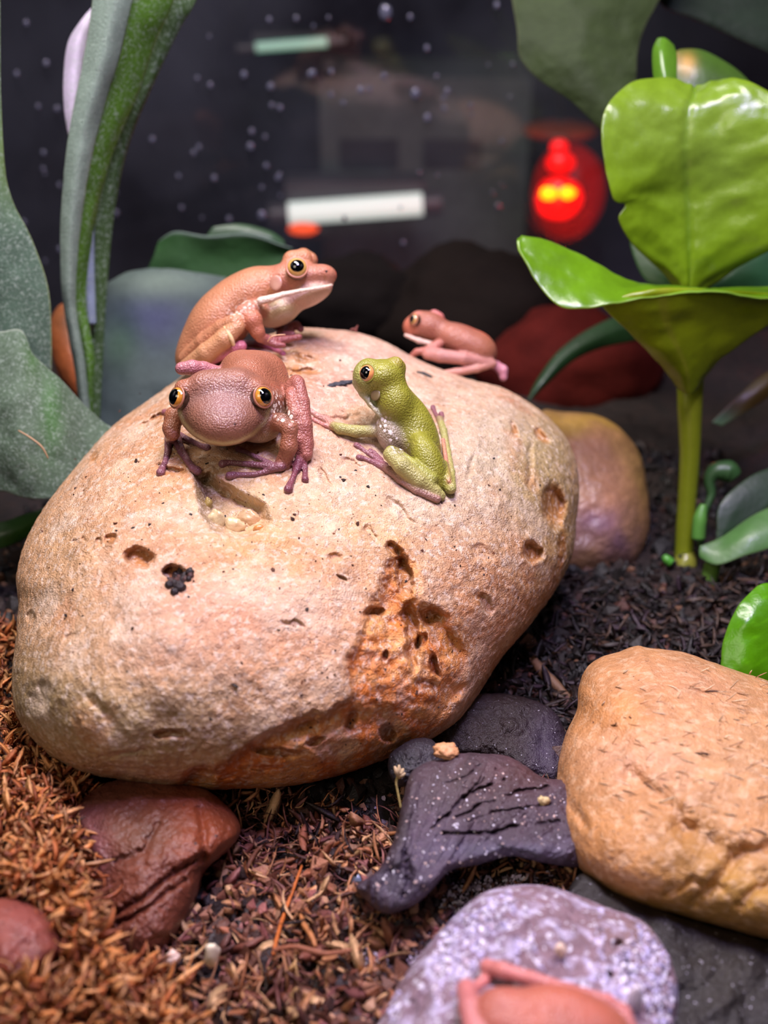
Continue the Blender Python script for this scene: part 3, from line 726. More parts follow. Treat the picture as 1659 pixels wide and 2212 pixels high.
right_stone = Blob([(1375, 1395), (1398, 1399), (1472, 1408), (1531, 1428), (1600, 1452), (1659, 1471), (1760, 1520), (1850, 1640), (1870, 1800), (1820, 1960), (1740, 2035), (1659, 2028), (1590, 2010), (1511, 1989), (1414, 1962), (1336, 1935), (1277, 1899), (1238, 1857), (1213, 1798), (1203, 1740),
                    (1205, 1660), (1223, 1584), (1246, 1535), (1250, 1486), (1266, 1444), (1297, 1420), (1336, 1408)], (1530, 1720), (28.6, 0.0, 0.95), 3.4, 3.0, 0.75, rs_feat, 0.004)
o = right_stone.build('smooth_stone', M_stone_tan, plain((188, 134, 84), [(1380, 1640, 100, 70, (200, 150, 116), .7), (1500, 1470, 130, 50, (198, 142, 108), .6), (1330, 1540, 70, 40, (206, 138, 74), .6), (1600, 1620, 90, 90, (198, 150, 104), .6),
        (1480, 1840, 90, 90, (168, 120, 58), .7), (1620, 1930, 110, 60, (170, 130, 50), .7), (1300, 1800, 80, 80, (186, 128, 72), .5), (1440, 1960, 100, 30, (176, 132, 50), .6)]), 620, 240, 40, disp=lambda v: 0.015 * fbm(v, 5, 4, 82))
tag(o, 'smooth golden-tan stone filling the right edge in front of the plants', 'rock')
back_stone = Blob([(1172, 886), (1208, 888), (1281, 895), (1324, 913), (1360, 946), (1386, 989), (1400, 1062), (1404, 1134), (1389, 1188), (1360, 1231), (1317, 1257), (1245, 1262), (1180, 1240), (1150, 1150), (1140, 1000), (1150, 920)], (1270, 1080), (42.5, 0.1, 0.5), 2.0, 2.4, 0.85,
                  lambda px, py: 0.15 * fbm(np.stack([px / 60, py / 60, 0 * px], -1), 1, 4, 111), 0.01)
o = back_stone.build('rounded_stone', M_stone_far, plain((140, 104, 66), [(1290, 915, 100, 22, (168, 132, 52), .8), (1380, 1010, 26, 60, (176, 146, 66), .7), (1300, 1050, 50, 50, (176, 126, 96), .7), (1290, 960, 50, 30, (150, 104, 84), .6), (1280, 1130, 40, 30, (120, 84, 112), .7), (1340, 1190, 30, 30, (92, 66, 100), .7), (1290, 1225, 90, 30, (60, 38, 28), .8)]), 260, 100, 30)
tag(o, 'blurred yellow and mauve rounded stone standing behind the boulder', 'rock')
def red_feat(px, py):
    q = np.stack([px / 50, py / 50, 0 * px], -1); n1 = fbm(q, 1, 4, 121); n2 = fbm(q, 4, 4, 122)
    d = 0.12 * n1 + 0.03 * n2
    for pts, wd, dp in [([(215, 1995), (300, 1945), (370, 1890), (440, 1850)], 7, .22), ([(225, 2015), (320, 1960), (400, 1900)], 6, .16), ([(250, 1860), (310, 1840), (340, 1780)], 8, .12), ([(433, 1745), (440, 1810), (437, 1880)], 10, .16)]:
        d = d + dp * np.exp(-(line_d(px + 8 * n1, py + 8 * n2, pts) / wd) ** 2)
    return d
red = Blob([(150, 1745), (230, 1690), (330, 1680), (433, 1700), (500, 1750), (520, 1795), (495, 1835), (445, 1880), (420, 1950), (375, 2030), (322, 2078), (262, 2080), (215, 2010), (180, 1880), (158, 1830)], (320, 1870), (27.4, -0.1, 0.75), 1.9, 2.0, 0.8, red_feat, 0.012)
o = red.build('red_stone', M_stone_red, plain((98, 50, 34), [(430, 1790, 70, 60, (140, 62, 26), .7), (200, 1830, 30, 50, (134, 84, 96), .6), (330, 1960, 90, 60, (116, 58, 40), .6), (290, 1790, 80, 40, (96, 62, 42), .5)], 30), 420, 160, 30, disp=lambda v: 0.02 * fbm(v, 6, 4, 83))  # the mauve patch on the left is a painted sheen
tag(o, 'wet brick-red stone wedged under the front of the boulder', 'rock')
rl = Blob([(-60, 1965), (0, 1940), (70, 1955), (122, 2000), (130, 2060), (85, 2110), (20, 2150), (-60, 2160), (-110, 2060)], (10, 2050), (23.9, 0.0, 0.6), 1.3, 1.4, 0.8, red_feat, 0.012)
o = rl.build('red_stone', M_stone_red, plain((130, 66, 52), [(40, 1990, 50, 30, (146, 76, 70), .6)], 30), 200, 80, 20)
tag(o, 'reddish stone at the lower left edge half buried in orange moss', 'rock')
ol = Blob([(108, 700), (135, 655), (170, 690), (195, 760), (200, 820), (180, 870), (150, 850), (118, 790)], (152, 765), (43, 0, .5), 1.0, 1.2, 0.9)
o = ol.build('orange_stone', M_stone_far, plain((196, 108, 60), [(150, 690, 40, 30, (110, 76, 50), .7)], 10), 90, 30, 12)
tag(o, 'small orange stone glimpsed between the left fern fronds', 'rock')

# ============================================================ wood
def wood_feat(px, py):
    q = np.stack([px / 50, py / 50, 0 * px], -1); n1 = fbm(q, 1, 4, 131); n2 = fbm(q, 3, 4, 132)
    # growth grain that fans out from the lower left
    an = np.arctan2(py - 2080, px - 820); rr = np.hypot(px - 820, py - 2080)
    g = fbm(np.stack([an * 26 + 0.3 * n1, rr / 160, 0 * px], -1), 1.0, 4, 135)
    d = 0.14 * n1 + 0.11 * g + 0.03 * n2
    for pts, wd, dp in [([(965, 1762), (1000, 1725), (1050, 1700), (1090, 1685)], 3.2, .22), ([(985, 1765), (1040, 1738), (1110, 1712), (1180, 1700)], 2.8, .2), ([(1005, 1775), (1090, 1750), (1200, 1735)], 2.2, .15), ([(930, 1790), (990, 1745), (1040, 1680)], 2.2, .12),
                        ([(960, 1800), (1060, 1800), (1110, 1785), (1210, 1775)], 3.6, .26), ([(1010, 1720), (1070, 1660)], 2.2, .1), ([(1060, 1705), (1065, 1730)], 2, .1), ([(870, 1935), (885, 1890), (875, 1840)], 7, .25), ([(925, 1700), (1000, 1680), (1040, 1655)], 3, .1)]:
        d = d + 1.5 * dp * np.clip(0.55 + 0.9 * fbm(q, 2.0, 3, 138), 0, 1) * np.exp(-(line_d(px + 7 * n1 + 4 * n2, py + 5 * n2, pts) / wd) ** 2)
    d = d - 0.25 * np.exp(-(line_d(px + 8 * n1, py + 8 * n2, [(925, 1905), (990, 1865), (1050, 1845), (1120, 1828), (1230, 1840)]) / 22) ** 2)
    d = d - 0.3 * np.exp(-(line_d(px, py, [(890, 1690), (870, 1780), (850, 1850)]) / 20) ** 2)
    return d
wood = Blob([(888, 1668), (925, 1645), (960, 1640), (994, 1628), (1043, 1628), (1095, 1633), (1134, 1653), (1175, 1680), (1240, 1690), (1290, 1740), (1290, 1830), (1255, 1872), (1180, 1865), (1105, 1850), (1037, 1866), (972, 1882), (930, 1925), (890, 1958), (830, 1975), (785, 1940), (770, 1912), (812, 1886),
             (845, 1830), (862, 1770), (874, 1715)], (1010, 1790), (27.4, 0.15, 0.85), 1.5, 1.6, 0.42, wood_feat, 0.022)
def wood_col(px, py, v):
    c = blend((70, 54, 66), px, py, [(1000, 1700, 90, 50, (84, 66, 66), .6), (1130, 1670, 60, 30, (92, 56, 56), .7), (930, 1850, 60, 50, (94, 76, 96), .6), (1100, 1840, 120, 16, (100, 96, 120), .6), (870, 1900, 60, 40, (60, 52, 72), .6), (860, 1790, 20, 60, (60, 52, 54), .7)], v, 25)
    an = np.arctan2(py - 2080, px - 820); rr = np.hypot(px - 820, py - 2080)
    g = fbm(np.stack([an * 26, rr / 160, 0 * px], -1), 1.0, 4, 135)
    return c * (1 + 0.35 * g)[:, None]
drift = wood.build('driftwood', M_wood, wood_col, 560, 240, 30, disp=lambda v: 0.02 * fbm(v, 7, 4, 84))
tag(drift, 'dark violet-brown driftwood stump with fanning cracks, leaning on the smooth stone', 'driftwood')
ch = Blob([(838, 1646), (850, 1622), (890, 1597), (932, 1597), (958, 1630), (950, 1660), (900, 1690), (860, 1700), (842, 1675)], (895, 1645), (29.0, 0, .6), .8, .8, .8, lambda px, py: .15 * fbm(np.stack([px / 20, py / 20, 0 * px], -1), 1, 4, 3), .05)
o = ch.build('bark_chunk', M_wood, plain((48, 42, 50), [(860, 1660, 20, 20, (50, 56, 56), .6)], 10), 160, 60, 16); tag(o, 'small blackish bark chunk between driftwood and boulder', 'bark')
ch = Blob([(930, 1560), (1000, 1505), (1100, 1500), (1190, 1530), (1230, 1600), (1230, 1700), (1130, 1690), (1050, 1640), (960, 1630)], (1090, 1600), (32.0, 0.1, .8), 1.0, 1.0, .8, lambda px, py: .25 * fbm(np.stack([px / 50, py / 50, 0 * px], -1), 1, 4, 8), .05)
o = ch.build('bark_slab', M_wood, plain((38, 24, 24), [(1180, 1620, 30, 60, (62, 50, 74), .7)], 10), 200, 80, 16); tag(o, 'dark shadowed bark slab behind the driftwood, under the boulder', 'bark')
ch = Blob([(1255, 1885), (1340, 1930), (1480, 1985), (1640, 2030), (1760, 2080), (1780, 2260), (1640, 2330), (1440, 2300), (1300, 2150), (1230, 1960)], (1500, 2120), (24.4, 0.1, .9), .9, 1.2, .7, lambda px, py: .25 * fbm(np.stack([px / 60, py / 60, 0 * px], -1), 1, 5, 9), .03)
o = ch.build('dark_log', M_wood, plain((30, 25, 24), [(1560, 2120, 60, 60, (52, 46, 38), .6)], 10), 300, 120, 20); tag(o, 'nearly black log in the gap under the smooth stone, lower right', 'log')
def log_feat(px, py):
    q = np.stack([px / 70, py / 70, 0 * px], -1); n1 = fbm(q, 1, 4, 141); n2 = fbm(q, 3, 4, 142)
    d = 0.22 * n1 + 0.09 * n2
    for pts, wd, dp in [([(1060, 1990), (1075, 2040)], 10, .12), ([(1140, 1965), (1160, 2060)], 12, .14), ([(1000, 2000), (1010, 2050)], 9, .12), ([(1210, 2010), (1240, 2110)], 12, .12), ([(960, 2030), (920, 2140), (880, 2230)], 12, .2), ([(1330, 2040), (1350, 2080), (1365, 2110)], 9, .25)]:
        d = d + dp * np.exp(-(line_d(px + 8 * n1, py + 8 * n2, pts) / wd) ** 2)
    for (x, y, r, dp) in [(1318, 2106, 7, .3), (1338, 2036, 8, .2), (1365, 2105, 8, .25), (1356, 2078, 6, .25)]:
        d = d + dp * sst(1.3, .6, np.hypot(px - x, py - y) / r)
    return d
log = Blob([(1100, 1914), (1160, 1912), (1220, 1924), (1300, 1955), (1390, 1990), (1440, 2050), (1468, 2110), (1466, 2170), (1452, 2260), (1440, 2400), (1300, 2560), (1000, 2560), (820, 2420), (790, 2270), (830, 2190), (870, 2115), (925, 2040), (985, 1975), (1045, 1928)], (1150, 2230), (23.2, 0.1, .75), 2.6, 2.0, 0.55, log_feat, 0.006)
o = log.build('lichen_log', M_log, plain((140, 112, 122), [(1060, 2080, 90, 60, (128, 94, 98), .6), (1380, 2020, 60, 40, (140, 108, 100), .7), (1000, 2010, 60, 40, (126, 112, 146), .6), (950, 2150, 60, 80, (132, 108, 120), .5)], 30, .25), 560, 260, 30, disp=lambda v: 0.02 * fbm(v, 6, 4, 86))
tag(o, 'pale mauve log dusted with white lichen, carrying the lowest frog', 'log')
def LD(px, py): return float(log.depth(np.array([float(px)]), np.array([float(py)]))[0])

# ============================================================ frogs
def frog(name, label, dB, prims_in, eyes, drums, skin, h=0.03, mask_fn=None, snap=SD, loc_px=None, nostrils=()):
    prims = []
    def dep(x, y, dd, r):
        if isinstance(dd, str):
            off = float(dd[1:]) if len(dd) > 1 else 0.0
            s_ = snap(x, y); return s_ - 0.7 * r * s_ / FPX + off
        return dB + dd
    for pr in prims_in:
        typ, g, k, kg, col = pr[:5]
        c = lin(col)
        if typ == 'c':
            ps = []
            for (x, y, dd, r) in pr[5]:
                d = dep(x, y, dd, r); ps.append((P(x, y, d), r * d / FPX))
            for (a, ra), (b, rb) in zip(ps[:-1], ps[1:]):
                lo = np.minimum(a - ra, b - rb); hi = np.maximum(a + ra, b + rb)
                prims.append(dict(f=(lambda q, a=a, b=b, ra=ra, rb=rb: sd_cone(q, a, b, ra, rb)), lo=lo, hi=hi, g=g, k=k, kg=kg, col=c, kc=0.03))
        else:
            (x, y, dd), (rx, ry, rz), rot = pr[5:8]
            d = dep(x, y, dd, 0); cc = P(x, y, d); r = np.array([rx, ry, rz]) * d / FPX
            ca, sa = math.cos(math.radians(rot)), math.sin(math.radians(rot))
            M = np.array([ca * RGT + sa * UPV, -sa * RGT + ca * UPV, FWD])
            if len(pr) > 8:      # turn about the vertical of the picture: the long axis also runs away from us
                t2 = math.radians(pr[8]); A, Bz = M[0].copy(), M[2].copy()
                M[0] = math.cos(t2) * A + math.sin(t2) * Bz; M[2] = -math.sin(t2) * A + math.cos(t2) * Bz
            m = max(r)
            prims.append(dict(f=(lambda q, cc=cc, M=M, r=r: sd_ell(q, cc, M, r)), lo=cc - m, hi=cc + m, g=g, k=k, kg=kg, col=c, kc=0.06))
    v, q, col = surface(prims, h)
    org = np.array([v[:, 0].mean(), v[:, 1].mean(), v[:, 2].min()])
    t = thing(name, label, 'frog', org)
    fx, fy = pix(v)
    mask = np.ones(len(v)) if mask_fn is None else mask_fn(fx, fy, v, col)
    col = col * (1 + 0.12 * fbm(v, 2.5, 3, 5))[:, None]
    put('body', v, q, None, skin, t, col, mask=mask)
    for (x, y, dd, r, gaze, pa, pb, iris, prot) in eyes:
        d = dB + dd; c = P(x, y, d); R_ = r * d / FPX
        gz = gaze[0] * RGT + gaze[1] * UPV - gaze[2] * FWD; gz = gz / np.linalg.norm(gz)
        # vertical of the eye
        up = np.array([0, 0, 1.0]) - gz[2] * gz; up /= np.linalg.norm(up); sd = np.cross(up, gz)
        n = 28; u = np.linspace(0, np.pi, n + 1)[1:-1]; a = np.linspace(0, 2 * np.pi, 2 * n, endpoint=False)
        U, A = np.meshgrid(u, a, indexing='ij'); m = 2 * n
        loc = np.stack([np.sin(U) * np.cos(A), np.sin(U) * np.sin(A), np.cos(U)], -1).reshape(-1, 3)
        loc = np.vstack([loc, [0, 0, 1], [0, 0, -1]])
        vv = c + R_ * (loc[:, :1] * sd + loc[:, 1:2] * up + loc[:, 2:] * gz)
        kq = len(u); i = np.arange(kq - 1)[:, None] * m; j = np.arange(m)[None]; j2 = (j + 1) % m
        qd = np.stack([i + j, i + m + j, i + m + j2, i + j2], -1).reshape(-1, 4)
        jj = np.arange(m); jn = (jj + 1) % m
        tr = np.vstack([np.stack([np.full(m, kq * m), jj, jn], -1), np.stack([np.full(m, kq * m + 1), (kq - 1) * m + jn, (kq - 1) * m + jj], -1)])
        ang = np.arccos(np.clip(loc[:, 2], -1, 1))
        e = sst(1.02, 1.12, ang)[:, None]; ic = lin(iris) * (1 - e) + lin((60, 40, 26)) * e
        ic = ic * (1 - 0.25 * sst(0.75, 1.0, ang))[:, None]
        eo = put('eye', vv, qd, tr, M_iris, t, ic)
        # pupil lens
        rr = np.linspace(0, 1, 12); aa = np.linspace(0, 2 * np.pi, 40, endpoint=False)
        Rr, Aa = np.meshgrid(rr[1:], aa, indexing='ij')
        x_ = np.append(Rr * np.cos(Aa) * pa, 0.0); y_ = np.append(Rr * np.sin(Aa) * pb, 0.0)
        z_ = np.sqrt(np.clip(1 - x_ ** 2 - y_ ** 2, 0, 1)) + 0.03 * (1 - np.append(Rr, 0.0) ** 4) - 0.004
        vv = c + R_ * (x_[:, None] * sd + y_[:, None] * up + z_[:, None] * gz)
        i = np.arange(10)[:, None] * 40; j = np.arange(40)[None]; j2 = (j + 1) % 40
        qd = np.stack([i + j, i + 40 + j, i + 40 + j2, i + j2], -1).reshape(-1, 4)
        tr = np.stack([np.full(40, 440), np.arange(40), (np.arange(40) + 1) % 40], -1)
        po = put('pupil', vv, qd, tr, M_pupil, eo, lin((3, 3, 4)))
        # eyelid ring
        th = np.linspace(0, 2 * np.pi, 48, endpoint=False); ph = np.linspace(0, 2 * np.pi, 10, endpoint=False)
        T, Fh = np.meshgrid(th, ph, indexing='ij'); ra = 1.13; s0 = 0.93; z0 = 0.40; tk = 0.10
        rad = s0 + tk * np.cos(Fh); zz = z0 + tk * np.sin(Fh)
        vv = c + R_ * ((rad * np.cos(T))[..., None] * sd + (rad * np.sin(T))[..., None] * up + zz[..., None] * gz)
        i = np.arange(48)[:, None] * 10; i2 = ((np.arange(48) + 1) % 48)[:, None] * 10; j = np.arange(10)[None]; j2 = (j + 1) % 10
        qd = np.stack([i + j, i2 + j, i2 + j2, i + j2], -1).reshape(-1, 4)
        put('eyelid', vv.reshape(-1, 3), qd, None, M_lid, t, lin(prot))
    for (x, y, dd, rx, ry, col_, gaze) in drums:
        d = dB + dd; c = P(x, y, d)
        gz = gaze[0] * RGT + gaze[1] * UPV - gaze[2] * FWD; gz /= np.linalg.norm(gz)
        up = UPV - (UPV @ gz) * gz; up /= np.linalg.norm(up); sd = np.cross(up, gz)
        q = []; n = 10
        lumpv = lump('eardrum', (0, 0, 0), 1.0, M_lid, col_, parent=t, amp=0.02, n=12)
        me = lumpv.data; arr = np.zeros(len(me.vertices) * 3); me.vertices.foreach_get('co', arr); arr = arr.reshape(-1, 3) / CM + np.array(t['org'])
        s_ = d / FPX; arr = c + arr[:, :1] * sd * rx * s_ + arr[:, 1:2] * up * ry * s_ + arr[:, 2:] * gz * 0.03
        me.vertices.foreach_set('co', ((arr - np.array(t['org'])) * CM).ravel()); me.update()
    for (x, y, dd, r) in nostrils:
        lump('nostril', P(x, y, dB + dd), r * (dB + dd) / FPX, M_lid, (66, 34, 30), parent=t, amp=0.05, n=8)
    return t

# ---- frog facing the camera
BR = (158, 98, 72); BR2 = (156, 96, 84); PK = (154, 92, 74); PU = (128, 80, 88); PA = (196, 172, 140)
d1 = SD(480, 985)
prA = [
 # head: broad flat skull, cheeks, snout, pale lip line
 ('e', 'b', .25, .1, (134, 92, 74), (484, 880, -0.45), (101, 82, 50), 0),
 ('e', 'b', .35, .1, (134, 88, 66), (483, 910, -0.95), (72, 50, 46), 0),
 ('e', 'b', .35, .1, (142, 92, 70), (480, 925, -1.20), (44, 28, 30), 0),
 ('c', 'b', .12, .1, BR, [(400, 845, -0.6, 26), (392, 858, -0.6, 20)]),
 ('c', 'b', .12, .1, BR, [(552, 845, -0.6, 26), (562, 858, -0.6, 20)]),
 ('c', 'b', .2, .1, (148, 96, 76), [(440, 832, -.6, 30), (515, 830, -.6, 30)]),
 # body rising behind
 ('e', 'b', .30, .1, BR, (540, 835, 1.0), (70, 72, 120), -20),
 ('e', 'b', .30, .1, BR, (530, 875, 0.3), (86, 68, 90), 0),
 ('e', 'b', .25, .1, (200, 174, 140), (560, 925, 0.05), (44, 32, 40), 0),
 ('c', 'b', .30, .1, BR, [(520, 800, .9, 40), (570, 812, 1.1, 44), (600, 860, .8, 34)]),
 # near arm (right in the picture)
 ('c', 'ra', .08, .09, BR, [(578, 915, -.1, 20), (606, 912, -.45, 19), (626, 925, -.6, 17)]),
 ('c', 'ra', .08, .09, BR, [(626, 925, -.6, 17), (624, 965, -.55, 18), (612, 1000, -.3, 17), (604, 1008, -.1, 13)]),
 ('c', 'ra', .05, .06, PU, [(606, 1008, 's-.1', 11), (585, 1012, 's-.05', 9)]),
 ('c', 'ra', .03, .06, PU, [(588, 1008, 's-.1', 8), (545, 1003, 's-.08', 6.5), (505, 1000, 's', 6), (490, 1000, 's', 7), (481, 1002, 's', 9.5)]),
 ('c', 'ra2', .03, .03, PU, [(588, 1016, 's', 7), (550, 1025, 's', 6), (515, 1026, 's', 6), (503, 1027, 's', 8), (496, 1028, 's', 9.5)]),
 ('c', 'ra3', .03, .05, (140, 96, 104), [(586, 1002, 's-.15', 6), (555, 988, 's-.1', 5), (528, 975, 's-.05', 5), (514, 970, 's', 7)]),
 # far arm (left in the picture)
 ('c', 'la', .08, .09, BR, [(400, 895, .2, 22), (376, 900, 0, 20), (370, 925, -.1, 18), (372, 936, -.15, 17)]),
 ('c', 'la', .04, .07, PU, [(372, 936, -.1, 14), (368, 950, 's-.15', 11)]),
 ('c', 'la', .03, .06, PU, [(364, 945, 's-.2', 9), (362, 975, 's-.05', 7), (356, 1000, 's', 6), (350, 1014, 's', 8), (347, 1021, 's', 10)]),
 ('c', 'la2', .03, .06, PU, [(380, 945, 's-.25', 11), (392, 975, 's-.12', 9), (408, 1000, 's-.05', 7.5), (418, 1013, 's', 9), (426, 1017, 's', 10.5)]),
 ('c', 'la3', .03, .06, (140, 92, 104), [(386, 938, 's-.2', 7), (412, 952, 's-.1', 6), (434, 963, 's-.05', 6), (448, 967, 's', 8)]),
 # hind leg on the right: folded thigh and shank
 ('c', 'rh', .05, .07, PK, [(600, 900, .6, 20), (616, 870, .5, 18), (632, 838, .35, 18), (640, 826, .3, 17)]),
 ('c', 'rh2', .05, .06, (158, 94, 82), [(644, 828, .2, 15), (652, 870, .05, 17), (656, 920, -.1, 19), (660, 960, -.1, 18), (662, 982, 's-.25', 14)]),
 ('c', 'rh4', .05, .05, (166, 98, 80), [(628, 850, .1, 13), (638, 900, -.1, 17), (645, 950, -.15, 17), (650, 975, 's-.2', 14)]),
 ('c', 'rh', .04, .06, (118, 62, 74), [(655, 975, 's-.1', 12), (645, 1000, 's-.05', 10), (640, 1015, 's', 9)]),
 ('c', 'rh', .03, .06, (118, 62, 72), [(642, 1005, 's', 8), (634, 1030, 's', 6), (627, 1046, 's', 7.5), (623, 1057, 's', 10.5)]),
 ('c', 'rh3', .03, .06, (118, 62, 72), [(655, 990, 's', 9), (659, 1012, 's', 6), (659, 1028, 's', 6), (659, 1036, 's', 8.5)]),
 # hind knee on the left, behind the head
 ('c', 'lh', .06, .07, (176, 112, 116), [(392, 796, .2, 14), (415, 794, .2, 16), (440, 796, .4, 15), (470, 810, .6, 20)]),
 ('c', 'lh', .06, .05, (140, 84, 90), [(362, 893, 's', 6), (356, 891, 's', 8)]),
]
def maskA(fx, fy, v, col):
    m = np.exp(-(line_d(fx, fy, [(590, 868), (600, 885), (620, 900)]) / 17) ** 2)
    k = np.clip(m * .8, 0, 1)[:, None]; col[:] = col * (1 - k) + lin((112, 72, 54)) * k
    front = (v - CAM) @ FWD < d1 - .2
    hd = front & (poly_sd(fx, fy, [(380, 870), (384, 905), (415, 945), (455, 968), (482, 972), (520, 968), (565, 940), (592, 905), (592, 860)]) < 0)
    lp = np.exp(-(line_d(fx, fy, [(386, 884), (396, 912), (420, 939), (450, 954), (482, 959), (514, 954), (546, 938), (572, 912), (582, 884)]) / 4.5) ** 2) * hd
    col[:] = col * (1 - .75 * lp[:, None]) + lin((206, 196, 150)) * .75 * lp[:, None]
    br = (np.exp(-((fx - 482) / 52) ** 2 - ((fy - 868) / 42) ** 2) * front)[:, None] * .55  # purplish sheen on the brow, painted into the skin colour
    col[:] = col * (1 - br) + lin((142, 108, 112)) * br
    return 1 - np.clip(m * 1.5, 0, 1)
frog('tree_frog', 'mauve-brown frog facing the camera over the hollow of the boulder', d1, prA,
     [(390, 860, -0.72, 25, (-0.72, 0.12, 0.80), .60, .74, (214, 142, 52), (168, 110, 84)), (564, 859, -0.82, 25, (0.62, 0.12, 0.85), .60, .74, (214, 142, 52), (168, 110, 84))],
     [], M_frog, mask_fn=maskA, nostrils=[(449, 917, -1.50, 2.8), (507, 916, -1.50, 2.8)])

# ---- orange-brown frog in profile on the crest
OR = (184, 124, 88); OR2 = (180, 116, 90)
d2 = 35.2
prB = [
 ('e', 'b', .25, .1, OR, (480, 690, 0.3), (105, 62, 80), 48),
 ('e', 'b', .25, .1, OR, (540, 640, 0.2), (84, 56, 74), 30),
 ('e', 'b', .25, .1, OR, (425, 755, 0.5), (60, 40, 60), 60),
 ('e', 'b', .20, .1, OR2, (625, 607, 0.1), (64, 40, 62), 12),
 ('e', 'b', .18, .1, OR2, (672, 598, 0.0), (50, 26, 44), 6),
 ('e', 'b', .12, .1, OR2, (702, 594, -0.05), (25, 20, 26), -10),
 ('c', 'b', .14, .1, OR, [(632, 563, 0.0, 22), (655, 558, 0.1, 20)]),
 ('c', 'b', .12, .1, OR, [(655, 556, 0.9, 20), (668, 562, 0.9, 18)]),
 # throat and chin
 ('e', 'b', .14, .1, (206, 170, 150), (660, 638, 0.05), (62, 26, 46), 22),
 ('e', 'b', .16, .1, (206, 182, 150), (600, 672, 0.1), (52, 32, 44), 22),
 ('c', 'b', .03, .1, (232, 206, 184), [(563, 650, -1.0, 9), (585, 645, -1.02, 8), (612, 636, -.97, 6), (650, 628, -.8, 4.5), (690, 622, -.6, 4), (716, 616, -.35, 3.5)]),
 # hind leg: thigh and shank folded along the flank
 ('c', 'h', .06, .05, OR, [(400, 774, -.2, 15), (440, 738, -.65, 18), (480, 708, -.95, 18), (510, 696, -1.15, 19)]),
 ('c', 'h2', .06, .04, (196, 142, 100), [(512, 706, -1.2, 17), (484, 732, -1.2, 20), (446, 762, -1.0, 21), (404, 792, -.6, 17)]),
 ('c', 'h3', .04, .05, (196, 108, 128), [(430, 790, -.6, 12), (480, 765, -.9, 12), (520, 748, -1.0, 13)]),
 ('c', 'h3', .03, .05, (198, 112, 136), [(515, 746, 's-.3', 10), (555, 743, 's-.2', 8), (590, 752, 's-.1', 6), (603, 760, 's', 6), (611, 764, 's', 7)]),
 ('c', 'h4', .03, .05, (198, 112, 136), [(515, 752, 's-.3', 10), (545, 760, 's-.2', 7), (570, 770, 's-.1', 6), (580, 775, 's', 6), (587, 778, 's', 7)]),
 # near arm
 ('c', 'a', .08, .07, OR2, [(566, 668, -.4, 17), (540, 668, -.9, 19), (524, 676, -1.0, 17)]),
 ('c', 'a2', .08, .06, (182, 110, 82), [(530, 676, -1.0, 18), (545, 692, -1.05, 21), (556, 716, -1.0, 15), (562, 728, -.9, 12)]),
 ('c', 'a2', .04, .05, (140, 74, 74), [(562, 728, -.9, 11), (590, 738, -.7, 11), (620, 733, -.5, 8), (640, 729, -.4, 6), (646, 728, -.4, 7)]),
 ('c', 'a3', .04, .05, (140, 74, 74), [(575, 736, -.8, 9), (596, 745, -.8, 7), (612, 746, -.75, 6)]),
 # far arm
 ('c', 'a4', .04, .05, (118, 60, 66), [(600, 700, .8, 14), (622, 708, .8, 14), (640, 702, .7, 9), (650, 711, .6, 7)]),
 ('c', 'a4', .04, .05, (118, 60, 66), [(622, 708, .8, 12), (606, 724, .4, 10), (632, 722, .2, 7)]),
]
def maskB(fx, fy, v, col):
    m = np.exp(-(line_d(fx, fy, [(560, 655), (525, 660), (500, 678)]) / 12) ** 2)
    return 1 - np.clip(m * .8, 0, 1)
frog('tree_frog', 'orange-brown frog in profile with white lip, highest on the boulder', d2, prB,
     [(641, 581, -0.72, 24, (0.12, 0.16, 1.0), .66, .60, (216, 168, 92), (196, 128, 96))],
     [(596, 611, -.97, 14, 17, (170, 118, 96), (-.15, .1, 1))], M_frog, mask_fn=maskB, nostrils=[(705, 586, -.60, 3.0)])

